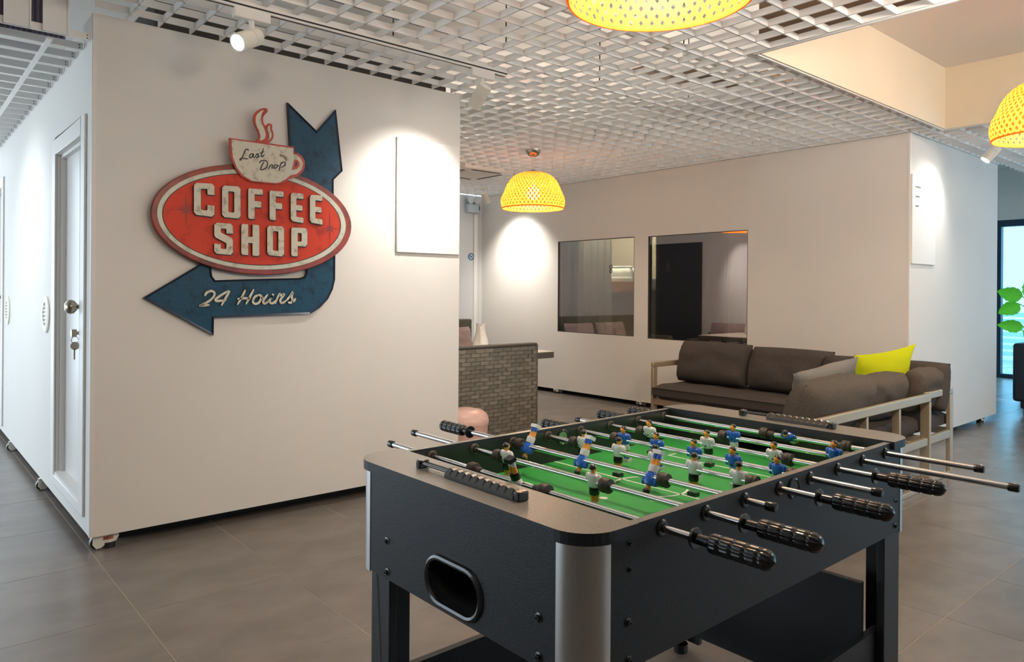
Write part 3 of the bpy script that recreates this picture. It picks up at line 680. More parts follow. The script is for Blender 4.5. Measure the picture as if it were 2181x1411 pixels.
# silver corner posts (quarter rounds) 
for sx, x0 in ((-1, TX1 + cr_), (1, TX2 - cr_)):
    for sy, y0 in ((-1, TYR + cr_), (1, TYL - cr_)):
        q = [(x0 + sx * cr_ * 1.02 * math.cos(a), y0 + sy * cr_ * 1.02 * math.sin(a)) for a in [i * math.pi / 2 / 14 for i in range(15)]]
        q = [(q[0][0], q[0][1] - sy * .004)] + q + [(q[-1][0] - sx * .004, q[-1][1])]
        q2 = [(x0 + sx * (cr_ - .006) * math.cos(a), y0 + sy * (cr_ - .006) * math.sin(a)) for a in [math.pi / 2 - i * math.pi / 2 / 14 for i in range(15)]]
        obj('corner_post', MB().prism([(a, b, TB - .004) for a, b in q + q2], (0, 0, TT - .022 - TB + .004)), 'alu', ft, smooth=True)
# end top boards with rounded outer corners
def top_board(xa, xb, out):
    y0, y1 = TYR - .010, TYL + .010; r = .075; pts = []
    xo, xi = (xa, xb)
    for i in range(9):
        a = i * math.pi / 2 / 8; pts.append((xo - out * (r - r * math.cos(a)) * 1.0, y1 - r + r * math.sin(a)))
    pts = [(xo - out * r + out * r * math.cos(a), y1 - r + r * math.sin(a)) for a in [i * math.pi / 16 for i in range(9)]]
    pts += [(xi, y1), (xi, y0)]
    pts += [(xo - out * r + out * r * math.cos(a), y0 + r - r * math.sin(a)) for a in [math.pi / 2 - i * math.pi / 16 for i in range(9)]]
    o = obj('top_board', MB().prism([(x, y, TT - .022) for x, y in pts], (0, 0, .022)), ['laminate', 'rail_top'], ft)
    for p in o.data.polygons:
        if p.normal.z > .9: p.material_index = 1
top_board(TX1 - .008, IN1, -1); top_board(TX2 + .008, IN2, 1)
# inner walls, pitch and goals
gy0, gy1 = 1.221 - .10, 1.221 + .10
for x in (IN1 - .014, IN2):
    vs = [(gy0, FZ), (gy0, FZ + .055), (gy1, FZ + .055), (gy1, FZ), (TYL - PW, FZ), (TYL - PW, TT - .022), (TYR + PW, TT - .022), (TYR + PW, FZ)]
    obj('inner_end_wall', MB().prism([(x, y, z) for y, z in vs], (.014, 0, 0)), 'inner_side', ft)
for y in (TYL - PW - .003, TYR + PW):
    obj('inner_side_lining', MB().box(IN1, IN2, y, y + .003, FZ, TT - .012), 'inner_side', ft)
pf = obj('playfield', MB().box(IN1 - .1, IN2 + .1, TYR + PW, TYL - PW, FZ - .01, FZ), 'field', ft)
xm, ym_ = (IN1 + IN2) / 2, (TYR + TYL) / 2
def line(mb, x0, x1, y0, y1): mb.box(x0, x1, y0, y1, FZ, FZ + .0006)
ln = MB(); lw = .006
def arc(mb, cx, cy, r, a0, a1, wd=.007, n=40):
    for i in range(n):
        t0 = a0 + (a1 - a0) * i / n; t1 = a0 + (a1 - a0) * (i + 1) / n
        vs = [(cx + rr * math.cos(tt), cy + rr * math.sin(tt), zz) for zz in (FZ, FZ + .0006) for rr, tt in ((r - wd / 2, t0), (r + wd / 2, t0), (r + wd / 2, t1), (r - wd / 2, t1))]
        mb.add(vs, [(4, 5, 6, 7), (0, 1, 5, 4), (2, 3, 7, 6)])
arc(ln, xm - .02, ym_, .098, 0, 2 * math.pi)
obj('centre_circle', ln, 'field_white', pf)
ln = MB(); line(ln, xm - .023, xm - .017, TYR + PW + .003, TYL - PW - .003); obj('halfway_line', ln, 'field_white', pf)
for sgn, xe in ((1, IN1), (-1, IN2)):
    ln = MB()
    line(ln, min(xe, xe + sgn * .23), max(xe, xe + sgn * .23), ym_ - .20, ym_ - .194); line(ln, min(xe, xe + sgn * .23), max(xe, xe + sgn * .23), ym_ + .194, ym_ + .20)
    xx = xe + sgn * .23; line(ln, xx - .003, xx + .003, ym_ - .20, ym_ + .20)
    obj('penalty_box', ln, 'field_white', pf)
sp = MB(); q = at_z(1285, 1062, FZ); sp.cyl((q.x, q.y, FZ), (q.x, q.y, FZ + .0008), .011, n=20); obj('penalty_spot', sp, 'field_white', pf)
# ball serve cups in the long sides
for y, s in ((TYR, -1), (TYL - PW, -1), (TYL - PW - .003, -1)):
    xx = 1.575; ring = MB()
    ring.tube([(xx + .021 * math.cos(a), y + s * .001, .833 + .021 * math.sin(a)) for a in [i * math.pi / 12 for i in range(24)]], .004, 6, closed=True)
    rr = obj('serve_rim', ring, 'black_plastic', ft, smooth=True)
    obj('serve_cup', MB().cyl((xx, y + s * .0005, .833), (xx, y + s * .003, .833), .019, n=20), 'inner_side' if y == TYR else 'steel', rr)
# legs, rails, end panels underneath
for sx, x in ((1, TX1 + .035), (-1, TX2 - .035)):
    for sy, y in ((1, TYR + .012), (-1, TYL - .05)):
        yo = y if sy == 1 else y + .038
        mb = MB()
        mb.box(min(x, x + sx * .10), max(x, x + sx * .10), min(yo, yo + sy * .022), max(yo, yo + sy * .022), .03, TB)
        mb.box(min(x, x + sx * .022), max(x, x + sx * .022), min(yo + sy * .022, yo + sy * .085), max(yo + sy * .022, yo + sy * .085), .03, TB)
        lg = obj('leg', mb, 'leg', ft, bevel=.003)
        obj('foot', MB().cyl((x + sx * .05, yo + sy * .03, 0), (x + sx * .05, yo + sy * .03, .03), .025, n=14), 'black_plastic', lg)
for y in (TYR + .035, TYL - .055):
    obj('side_rail', MB().box(TX1 + .10, TX2 - .10, y, y + .02, .16, .335), 'laminate', ft)
obj('cross_panel', MB().box(TX2 - .185, TX2 - .165, TYR + .055, TYL - .055, .13, .475), 'leg', ft)
obj('ball_track', MB().box(TX1 + .03, TX2 - .03, TYR + PW, TYL - PW, TB, TB + .008), 'leg', ft)
# bolts
def bolt(p, n, r):
    b_ = obj('bolt', MB().lathe(p, n, [(r, 0), (r, .001), (r * .62, .002), (r * .60, .005), (r * .5, .0065), (r * .26, .0065), (r * .24, .003), (0, .003)], 16), 'black_plastic', ft, smooth=True)
for u, v in ((824, 1153), (825, 1219), (1147.5, 1316), (1147.5, 1400)): q = at_x(u, v, TX1); bolt((TX1, q.y, q.z), (-1, 0, 0), .009)
for u, v, r in ((1339.6, 1158.5, .0045), (1339.6, 1214, .0045), (1337, 1327, .0085), (1337.6, 1407, .0085), (1907, 1067.6, .005), (1906, 1121, .008)):
    q = at_y(u, v, TYR); bolt((min(max(q.x, TX1 + .07), TX2 - .066), TYR, q.z), (0, -1, 0), r)

# ---- players
def player_mesh(kit, name):
    # rod along local y, standing up z, chest towards local +x ; materials: skin shirt shorts sock boot hair
    mb = MB()
    mb.lathe((0, 0, -.012), (0, 0, 1), [(.0085, 0), (.0115, .004), (.0125, .014), (.0135, .024), (.012, .030), (.006, .0335)], 14, 1, sx=1)
    mb.v = [Vector((p.x * .78, p.y * 1.05, p.z)) for p in mb.v]
    for s in (-1, 1):
        mb.ball((0.0, s * .0135, .010), .006, .0058, .0115, 10, 7, 1)
        mb.ball((0.001, s * .0145, -.002), .0066, .0052, .0066, 10, 6, 1)
    mb.cyl((0, 0, .019), (0, 0, .027), .0042, n=10, mi=0)
    mb.ball((.001, 0, .0315), .0074, .0066, .0092, 12, 8, 0)
    mb.ball((-.0016, 0, .0350), .0080, .0074, .0074, 12, 8, 5)
    mb.ball((.0079, 0, .0305), .0016, .0012, .0019, 6, 4, 0)
    mb.lathe((0, 0, -.028), (0, 0, 1), [(.0102, 0), (.0108, .006), (.0098, .017)], 12, 2)
    for s in (-1, 1):
        mb.lathe((0.0005, s * .0042, -.044), (0, 0, 1), [(.0046, 0), (.0052, .010), (.0056, .017)], 10, 0)
        mb.lathe((0.0, s * .0042, -.056), (0, 0, 1), [(.0045, 0), (.0052, .006), (.0047, .0122)], 10, 3)
    mb.obox((.0015, 0, -.0605), (.0085, 0, 0), (0, .0092, 0), (0, 0, .0050), 4)
    mb.cyl((.0090, 0, -.002), (.0112, 0, -.002), .0022, n=8, mi=5)
    mb.v = [Vector((p.x * 1.15, p.y * 1.24, p.z)) for p in mb.v]
    me_o = (mb, ['p_skin', kit[0], kit[1], kit[2], kit[3], 'p_black'])
    return me_o
KITW = ('p_white', 'p_black', 'p_white', 'p_black'); KITB = ('p_blue', 'p_white', 'p_blue', 'p_white')
proto = {}
RX_1, RDX = 1.093, .1404
ROD = [  # players' pixel u at the torso, kit, swing in degrees (0 = feet down), facing, right end (u,v), left end, handle side
 ('W', [1102], 200, 1, (1645, 1205), (830, 947), 'R'),
 ('W', [1080, 1265], 4, 1, (1748, 1165), (880, 918), 'R'),
 ('B', [1125, 1240, 1387], 153, -1, (1652, 1086), (942, 905), 'L'),
 ('W', [1242, 1317, 1395, 1478, 1573], -3, 1, (1900, 1100), (1130, 905), 'R'),
 ('B', [1330, 1400, 1480, 1563, 1658], 12, -1, (1878, 1054), (1157, 895), 'L'),
 ('W', [1384, 1507, 1650], 10, -1, (2010, 1045), (1228, 888), 'R'),
 ('B', [1562, 1777], 8, -1, (2170, 1048), (1275, 875), 'L'),
 ('B', [1682], 62, -1, (2095, 1003), (1340, 868), 'L')]
def grip(mb, x, y0, z, s):
    # ribbed handle along y, from y0 going s
    n = 18; prof = []
    L = .122; k = 40
    for i in range(k + 1):
        t_ = i / k; r = .0178 * math.sqrt(max(.04, 1 - max(0, (t_ - .86) / .14) ** 2 * .93)) * (1 - max(0, (.05 - t_) / .05) * .22)
        g = abs(((t_ * 5) % 1.0) - .0); r -= .0020 if (g < .07 or g > .94) and t_ < .9 else 0
        prof.append((r, L * t_))
    prof.append((.001, L * 1.015))
    vs = []; a_ = Vector((0, s, 0))
    for r, h in prof:
        for i in range(n * 2):
            an = math.pi * i / n; rr = r * (1 - .09 * (i % 3 == 0))
            vs.append((x + rr * math.cos(an), y0 + s * h, z + rr * math.sin(an)))
    fs = []; N = n * 2
    for j in range(len(prof) - 1): fs += [(j * N + i, j * N + (i + 1) % N, (j + 1) * N + (i + 1) % N, (j + 1) * N + i) for i in range(N)]
    fs += [tuple(range(N)), tuple((len(prof) - 1) * N + i for i in range(N))]
    mb.add(vs, fs)
for ri, (team, us, ang, face, rend, lend, hside) in enumerate(ROD):
    x = RX_1 + ri * RDX; z = RZ_
    yr = at_x(rend[0], rend[1], x).y; yl = at_x(lend[0], lend[1], x).y
    yr = min(yr, TYR - .03); yl = max(yl, TYL + .03)
    ya, yb = yr + (.13 if hside == 'R' else .004), yl - (.13 if hside == 'L' else .004)
    rod = obj('rod', MB().cyl((x, ya, z), (x, yb, z), .0072, n=16), 'chrome', ft, smooth=True)
    if hside == 'R':
        g = MB(); grip(g, x, yr + .118, z, -1); obj('handle', g, 'black_plastic', rod, smooth=True)
        obj('handle_collar', MB().cyl((x, yr + .115, z), (x, yr + .145, z), .0098, n=16), 'black_plastic', rod, smooth=True)
        obj('washer', MB().lathe((x, yr + .145, z), (0, 1, 0), [(.008, 0), (.018, .0005), (.019, .003), (.018, .0055), (.008, .006)], 20), 'black_plastic', rod, smooth=True)
        obj('end_cap', MB().lathe((x, yl - .02, z), (0, 1, 0), [(.0095, 0), (.010, .002), (.010, .018), (.008, .022), (0, .023)], 16), 'black_plastic', rod, smooth=True)
    else:
        g = MB(); grip(g, x, yl - .118, z, 1); obj('handle', g, 'black_plastic', rod, smooth=True)
        obj('handle_collar', MB().cyl((x, yl - .115, z), (x, yl - .145, z), .0098, n=16), 'black_plastic', rod, smooth=True)
        obj('washer', MB().lathe((x, yl - .145, z), (0, -1, 0), [(.008, 0), (.018, .0005), (.019, .003), (.018, .0055), (.008, .006)], 20), 'black_plastic', rod, smooth=True)
        obj('end_cap', MB().lathe((x, yr + .02, z), (0, -1, 0), [(.0095, 0), (.010, .002), (.010, .018), (.008, .022), (0, .023)], 16), 'black_plastic', rod, smooth=True)
    for y, n_ in ((TYR, -1), (TYL - PW - .003, -1)):
        obj('bearing', MB().lathe((x, y, z), (0, n_, 0), [(.0165, 0), (.0165, .002), (.013, .005), (.0085, .005), (.0085, 0)], 20), 'black_plastic' if y == TYR else 'rubber', rod, smooth=True)
    ysr = []
    for u in us:
        y = at_x(u, 985, x).y; ysr.append(y)
        if team not in proto:
            mb, ms = player_mesh(KITW if team == 'W' else KITB, team)
            off = root_loc(rod)
            me_o = obj('player', mb, ms, None, smooth=True); proto[team] = me_o; o = me_o
        else: o = proto[team].copy(); COL.objects.link(o)
        o.parent = rod
        o.location = Vector((x, y, z)) - root_loc(rod)
        # swing about the rod axis, feet towards +x for positive angles
        rz = 0 if face == 1 else math.pi
        o.rotation_mode = 'QUATERNION'
        o.rotation_quaternion = (Matrix.Rotation(-R_(ang), 4, 'Y') @ Matrix.Rotation(rz, 4, 'Z')).to_quaternion()
    def bumper(y):
        mb = MB().lathe((x, y - .014, z), (0, 1, 0), [(.0085, 0), (.0165, .001), (.0175, .005), (.014, .007), (.0165, .010), (.0175, .018), (.0160, .024), (.0085, .025)], 18)
        obj('bumper', mb, 'rubber', rod, smooth=True)
    if len(us) == 1:
        bumper(max(ysr) + .165 if ri == 0 else max(ysr) + .085); bumper(min(ysr) - .09 if ri == 0 else min(ysr) - .17)
        for yy in ((max(ysr) + .150, min(ysr) - .07) if ri == 0 else (max(ysr) + .07, min(ysr) - .155)):
            obj('sleeve', MB().cyl((x, yy - .02, z), (x, yy + .01, z), .0095, n=14), 'rubber', rod, smooth=True)
    else: bumper(max(ysr) + .036); bumper(min(ysr) - .036)

# ---- score counters on the end boards
def counter(xc, pa, pb, nb_, split):
    y0, y1 = pa, pb
    sc_ = obj('score_counter', MB().cyl((xc - .006, y0, TT + .012), (xc - .006, y1, TT + .012), .0035, n=10).cyl((xc + .006, y0, TT + .012), (xc + .006, y1, TT + .012), .0035, n=10).box(xc - .014, xc + .014, y0 - .004, y0 + .012, TT, TT + .019).box(xc - .014, xc + .014, y1 - .012, y1 + .004, TT, TT + .019), 'black_plastic', ft, bevel=.003)
    L = (y1 - y0 - .024) * .70 / 10
    bd = MB()
    for sec in range(2):
        pass
    prof = [(-.014, 0), (.014, 0), (.014, .008), (.006, .021), (-.006, .021), (-.014, .008)]
    n = 8; vs = []
    for k, s_ in ((0, .94), (.28, 1.06), (.5, 1.1), (.72, 1.06), (1, .94)):
        sc2 = .82 if k in (0, 1) else 1.0
        vs += [(a * (sc2 if b > .01 else 1), k * L, b * (sc2 if b > .01 else 1)) for a, b in prof]
    fs = []
    for j in range(4): fs += [(j * 6 + i, j * 6 + (i + 1) % 6, (j + 1) * 6 + (i + 1) % 6, (j + 1) * 6 + i) for i in range(6)]
    fs += [tuple(range(6)), tuple(24 + i for i in range(6))]
    first_ = None
    for k in range(nb_):
        yb_ = y0 + .013 + k * L
        if first_ is None:
            mb = MB().add([(xc + a, yb_ + b, TT + .0005 + c) for a, b, c in vs], fs); o = obj('bead', mb, 'bead', sc_); first_ = o
        else:
            o = dup(first_, sc_); o.location = (0, k * L, 0)
q0, q1 = at_z(1128, 1066, TT), at_z(908, 993, TT)
counter(.945, q0.y + .004, q1.y - .004, 10, .7)
q0, q1 = at_z(1775, 893, TT), at_z(1578, 862, TT)
counter(2.172, at_x(1775, 893, 2.172).y, at_x(1580, 868, 2.172).y, 10, .7)

# ================================================================== SOFAS AND CUSHIONS
def cushion_mb(c, wv, hv, tv, seed=0, p=2.6, q=.42, wr=.006, n=22, pinch=.06, fine=7.0, rnd=0.0):
    # soft pillow: wv hv tv are half vectors (width, height, thickness)
    c, wv, hv, tv = map(Vector, (c, wv, hv, tv)); mb = MB(); vs = []; fs = []; wl_, hl_ = wv.length, hv.length
    def P(i, j, s):
        u = -1 + 2 * i / n; v = -1 + 2 * j / n
        u = math.copysign(abs(u) ** .8, u); v = math.copysign(abs(v) ** .8, v)
        e = (1 - abs(u) ** p) ** q * (1 - abs(v) ** p) ** q if abs(u) < 1 and abs(v) < 1 else 0
        uu = u * (1 - pinch * (1 - v * v)) ; vv = v * (1 - pinch * (1 - u * u))
        uu, vv = uu * math.sqrt(1 - rnd * v * v / 2), vv * math.sqrt(1 - rnd * u * u / 2)
        pos = c + wv * uu + hv * vv + tv * (s * e)
        d = noise.noise(Vector((u * 2.2 + seed, v * 2.2 + s * 3, seed * 1.7))) * wr * 2
        d += math.sin((u * fine + noise.noise(Vector((u * 3, v * 3, seed))) * 3) * 3) * wr * .55 * abs(v) ** 1.5
        d += math.sin((v * fine + noise.noise(Vector((u * 3, v * 3, seed + 9))) * 3) * 3) * wr * .45 * abs(u) ** 2
        return pos + tv.normalized() * (s * d * min(1, e * 2.2))
    for s in (1, -1):
        o = len(vs)
        for j in range(n + 1):
            for i in range(n + 1): vs.append(P(i, j, s))
        for j in range(n):
            for i in range(n):
                a = o + j * (n + 1) + i; fs.append((a, a + 1, a + n + 2, a + n + 1) if s == 1 else (a, a + n + 1, a + n + 2, a + 1))
    mb.add(vs, fs); return mb
def box_cushion_mb(x0, x1, y0, y1, z0, z1, seed=0, wr=.005, nx=14, ny=30):
    # mattress-like seat pad with rounded edges and a slightly uneven top
    mb = MB(); vs = []; fs = []; cx, cy = (x0 + x1) / 2, (y0 + y1) / 2; r = .035
    def P(i, j, s):
        u = -1 + 2 * i / nx; v = -1 + 2 * j / ny; x = cx + (x1 - x0) / 2 * u; y = cy + (y1 - y0) / 2 * v
        ex = min(1, (1 - abs(u)) * (x1 - x0) / 2 / r); ey = min(1, (1 - abs(v)) * (y1 - y0) / 2 / r); e = math.sqrt(max(0, 1 - (1 - ex) ** 2)) * math.sqrt(max(0, 1 - (1 - ey) ** 2))
        zm = (z0 + z1) / 2; hh = (z1 - z0) / 2
        d = noise.noise(Vector((x * 5, y * 5, seed + s))) * wr * 2 + math.sin(y * 55 + noise.noise(Vector((x * 8, y * 8, seed))) * 4) * wr * .35 * (abs(u) ** 6)
        return Vector((x, y, zm + s * (hh * (.5 + .5 * e) + d * e)))
    for s in (1, -1):
        o = len(vs)
        for j in range(ny + 1):
            for i in range(nx + 1): vs.append(P(i, j, s))
        for j in range(ny):
            for i in range(nx):
                a = o + j * (nx + 1) + i; fs.append((a, a + 1, a + nx + 2, a + nx + 1) if s == 1 else (a, a + nx + 1, a + nx + 2, a + 1))
    N1 = nx + 1; tot = N1 * (ny + 1)
    bd = [i for i in range(N1)] + [j * N1 + nx for j in range(1, ny + 1)] + [ny * N1 + i for i in range(nx - 1, -1, -1)] + [j * N1 for j in range(ny - 1, 0, -1)]
    for k in range(len(bd)):
        a, b_ = bd[k], bd[(k + 1) % len(bd)]; fs.append((a, tot + a, tot + b_, b_))
    mb.add(vs, fs); return mb
AZ = .635
SX0, SX1, SY0, SY1 = 5.27, 5.84, 1.86, 4.17
sa = thing('lounge_sofa', ((SX0 + SX1) / 2, (SY0 + SY1) / 2, 0), 'long bronze-framed outdoor sofa with charcoal seat pad along the windowed wall', 'sofa')
def arm(par, x0, x1, y, z1=AZ, t_=.028):
    fr_ = obj('arm_frame', MB().box(x0, x1, y - t_ / 2, y + t_ / 2, z1 - .05, z1), 'sofa_metal', par, bevel=.008)
    for x in (x0, x1 - .06): obj('leg', MB().box(x, x + .06, y - t_ / 2, y + t_ / 2, 0.0, z1 - .05), 'sofa_metal', par, bevel=.004)
    obj('seat_rail', MB().box(x0 + .06, x1 - .06, y - t_ / 2, y + t_ / 2, .265, .32), 'sofa_metal', par, bevel=.004)
    obj('base_rail', MB().box(x0 + .06, x1 - .06, y - t_ / 2, y + t_ / 2, 0.0, .03), 'sofa_metal', par, bevel=.004)
arm(sa, SX0, SX1, SY1 - .014, AZ + .012); arm(sa, SX0, 5.76, SY0 + .014, AZ - .015)
obj('front_rail', MB().box(SX0 + .01, SX0 + .04, SY0 + .03, SY1 - .03, .262, .318), 'sofa_metal', sa, bevel=.004)
obj('back_rail', MB().box(SX1 - .03, SX1, SY0 + .03, SY1 - .03, .265, .318), 'sofa_metal', sa, bevel=.004)
obj('back_top_rail', MB().box(SX1 - .03, SX1, SY0 + .03, SY1 - .03, .56, .615), 'sofa_metal', sa, bevel=.006)
for k in range(9):
    y = SY0 + .16 + k * .25
    obj('seat_slat', MB().box(SX0 + .04, SX1 - .03, y, y + .05, .295, .312), 'sofa_metal', sa)
    if k % 2 == 0: obj('back_post', MB().box(SX1 - .026, SX1 - .004, y, y + .04, .318, .56), 'sofa_metal', sa)
sp_ = obj('seat_pad', box_cushion_mb(SX0 - .03, SX1 - .05, SY0 + .04, SY1 - .035, .322, .452, 3), 'cushion', sa, smooth=True)
def piping(path, par, mt='cushion'): return obj('piping', MB().tube(path, .005, 6), mt, par, smooth=True)
piping([(SX0 - .032, SY0 + .06, .42), (SX0 - .032, SY1 - .06, .42)], sp_)
# near unit, seen from behind
B0, B1, BYK = 3.36, 5.235, 1.82
sb = thing('corner_sofa', ((B0 + B1) / 2, 2.2, 0), 'bronze-framed sofa section seen from behind, open back rail towards the foosball table', 'sofa')
obj('back_top_rail', MB().box(B0, B1, BYK, BYK + .03, .568, .622), 'sofa_metal', sb, bevel=.006)
obj('back_seat_rail', MB().box(B0 + .06, B1 - .06, BYK, BYK + .028, .285, .335), 'sofa_metal', sb, bevel=.004)
obj('base_rail', MB().box(B0 + .06, B1 - .06, BYK, BYK + .028, 0.0, .03), 'sofa_metal', sb, bevel=.004)
for x in (B0, B1 - .03): obj('leg', MB().box(x, x + .03, BYK, BYK + .06, 0, .568), 'sofa_metal', sb, bevel=.004)
for u in (1849.5, 1918.6):
    x = at_y(u, 900, BYK).x; obj('back_post', MB().box(x - .013, x + .013, BYK + .003, BYK + .05, .335, .568), 'sofa_metal', sb, bevel=.003)
for x in (B0 + .25, B0 + .55): obj('back_post', MB().box(x - .013, x + .013, BYK + .003, BYK + .05, .335, .568), 'sofa_metal', sb, bevel=.003)
obj('front_rail', MB().box(B0, B1, 2.52, 2.55, .285, .335), 'sofa_metal', sb, bevel=.004)
for x in (B0, B1 - .03): obj('leg', MB().box(x, x + .03, 2.49, 2.55, 0, .285), 'sofa_metal', sb, bevel=.004); obj('side_rail', MB().box(x, x + .03, BYK + .06, 2.52, .285, .335), 'sofa_metal', sb, bevel=.004)
for k in range(6):
    x = B0 + .2 + k * .28; obj('seat_slat', MB().box(x, x + .05, BYK + .03, 2.52, .312, .33), 'sofa_metal', sb)
obj('seat_pad', box_cushion_mb(B0 + .02, 4.30, BYK + .07, 2.56, .337, .462, 5), 'cushion', sb, smooth=True)
obj('seat_pad', box_cushion_mb(4.315, B1 - .01, BYK + .07, 2.56, .337, .462, 6), 'cushion', sb, smooth=True)
# loose cushions
lean = Vector((.26, 0, .96)).normalized(); tdir = Vector((-.96, 0, .26)).normalized()
def wall_cushion(y0, y1, ztop, xb, label, seed, zb=.452, mt='cushion', th=.125):
    hh = (ztop - zb) / .96 / 2 / .98
    c = Vector((xb, (y0 + y1) / 2, zb)) + lean * hh
    o = obj('back_cushion', cushion_mb(c, (0, (y1 - y0) / 2 * 1.05, 0), lean * hh, tdir * th, seed, p=4.0, q=.44, wr=.007, pinch=.02, rnd=.22), mt, smooth=True)
    return tag(o, label, 'cushion', 'loose sofa back cushions')
wall_cushion(3.40, 4.12, .825, 5.60, 'charcoal back cushion next to the left sofa arm under the window', 1)
wall_cushion(2.68, 3.39, .815, 5.60, 'charcoal back cushion, second from the left sofa arm', 2)
wall_cushion(2.22, 2.70, .795, 5.50, 'charcoal back cushion tucked in the sofa corner behind the grey pillow', 3)
wall_cushion(1.85, 2.22, .79, 5.58, 'charcoal back cushion at the right arm of the wall sofa', 4, th=.12)
lean2 = Vector((0, -.34, .94)).normalized(); td2 = Vector((0, .94, .34)).normalized()
def near_cushion(x0, x1, ztop, yb, label, seed, mt='cushion_brown', tilt=0, th=.105):
    zb = .462; hh = (ztop - zb) / .94 / 2
    c = Vector(((x0 + x1) / 2, yb, zb)) + lean2 * hh
    o = obj('back_cushion', cushion_mb(c, ((x1 - x0) / 2, 0, tilt), lean2 * hh, td2 * th, seed, p=3.2, q=.42, wr=.007, pinch=.04, fine=5, rnd=.42), mt, smooth=True)
    return tag(o, label, 'cushion', 'loose sofa back cushions')
near_cushion(3.70, 4.60, .80, 2.04, 'taupe back cushion slumped over the near rail, closest to the foosball table', 11, th=.12)
near_cushion(4.58, 5.22, .765, 2.08, 'taupe back cushion in the middle of the near rail below the lime pillow', 12)
near_cushion(5.20, 5.68, .775, 2.02, 'taupe back cushion above the gap between the two sofa frames', 13, th=.09)
gp = obj('grey_pillow', cushion_mb((4.78, 2.33, .665), (.25, -.10, .05), (-.06, -.05, .14), Vector((-.25, .75, .55)).normalized() * .06, 21, p=2.4, q=.55, wr=.004, pinch=.08), 'pillow_grey', smooth=True)
tag(gp, 'light grey scatter pillow lying between the charcoal and taupe cushions', 'pillow')
lp = obj('lime_pillow', cushion_mb((5.28, 2.155, .725), Vector((.12, -.16, .045)), Vector((.02, -.01, .165)), Vector((-.75, -.62, .12)).normalized() * .075, 22, p=2.3, q=.62, wr=.004, pinch=.12), 'pillow_lime', smooth=True)
tag(lp, 'lime green scatter pillow standing on the sofa corner', 'pillow')

# ================================================================== NOOK BEHIND THE LEFT POD
ws = thing('wicker_sofa', (3.5, 4.7, 0), 'grey-brown wicker sofa with its woven back to the pink bin', 'sofa')
wx0, wx1, wy = 2.985, 4.075, 4.40
obj('back_core', MB().box(wx0, wx1, wy + .004, wy + .07, .03, .84), 'wicker_dark', ws)
obj('back_cap', MB().box(wx0, wx1 + .004, wy - .002, wy + .074, .838, .856), 'wicker', ws, bevel=.006)
obj('corner_binding', MB().cyl((wx1, wy + .006, .03), (wx1, wy + .006, .84), .012, n=10), 'wicker', ws, smooth=True)
cw, chh = .0905, .0316; protos = []
for k in range(3):
    nm = 'wicker_%d' % k
    MT[nm] = mat(nm, [(0.205, 0.180, 0.142), (0.160, 0.140, 0.110), (0.250, 0.222, 0.178)][k], .5, col2=(.115, .10, .078), nscale=16, namt=.7, stretch=(1, 1, 7), bump=.2, bscale=160)
sh_ = {}
for r_ in range(25):
    for c_ in range(-1, 13):
        xa = wx0 + c_ * cw + (r_ % 2) * cw / 2; xb_ = xa + cw - .004
        if xa < wx0: xa = wx0
        xb_ = min(xb_, wx1 - .008)
        if xb_ - xa < .012: continue
        k = random.randrange(3); za = .042 + r_ * chh; yo = random.uniform(0, .003)
        if xb_ - xa > cw - .006:
            if k not in sh_:
                sh_[k] = obj('wicker_strip', MB().prism([(xa, wy - .001, za), (xa + cw * .3, wy - .006, za), (xa + cw * .66, wy - .006, za), (xa + cw - .004, wy - .001, za), (xa + cw - .004, wy + .004, za), (xa, wy + .004, za)], (0, 0, chh - .003)), 'wicker_%d' % k, ws); sh_[k]['o'] = (xa, za); o = sh_[k]
            else:
                o = dup(sh_[k], ws); o.location = (xa - sh_[k]['o'][0], yo, za - sh_[k]['o'][1])
        else: obj('wicker_strip', MB().box(xa, xb_, wy - .004, wy + .004, za, za + chh - .003), 'wicker_%d' % k, ws)
for k in sh_:
    del sh_[k]['o']
for o in list(ws.children):
    if 'o' in o.keys(): del o['o']
obj('seat', MB().box(wx0, wx1, wy + .07, wy + .42, .03, .36), 'wicker', ws, bevel=.01)
obj('arm', MB().box(wx1 - .10, wx1, wy + .07, wy + .42, .36, .58), 'wicker', ws, bevel=.01)
bn = thing('waste_bin', (3.16, 4.17, 0), 'pink plastic bin with domed lid against the wicker sofa', 'bin')
obj('body', MB().lathe((3.16, 4.17, 0), (0, 0, 1), [(.14, 0), (.145, .01), (.168, .32), (.172, .335), (.165, .335)], 32), 'pink', bn, smooth=True)
obj('lid', MB().lathe((3.16, 4.17, .335), (0, 0, 1), [(.174, 0), (.174, .02), (.160, .062), (.125, .088), (.07, .10), (0, .104)], 32), 'pink', bn, smooth=True)
obj('lid_flap', MB().tube([(3.16 + .15 * math.cos(a), 4.17 + .15 * math.sin(a), .405 + .02 * math.sin(a)) for a in [math.pi + i * math.pi / 12 for i in range(13)]], .004, 6), 'pink', bn, smooth=True)
wt_ = thing('wicker_table', (4.3, 5.2, 0), 'wicker table with pale top behind the wicker sofa', 'table')
tx1 = at_z(1182, 749, .72).x
obj('table_top', MB().box(3.75, tx1, 4.88, 5.62, .66, .716), 'wicker', wt_, bevel=.005)
obj('glass_top', MB().box(3.76, tx1 - .01, 4.89, 5.61, .716, .722), 'board', wt_)
for x, y in ((3.79, 4.92), (3.79, 5.53), (4.20, 4.92), (4.20, 5.53)): obj('leg', MB().box(x, x + .05, y, y + .05, 0, .66), 'wicker', wt_, bevel=.004)
jx, jy = 4.13, 5.22
jg = thing('jug', (jx, jy, .722), 'cream ceramic jug standing on the wicker table', 'jug')
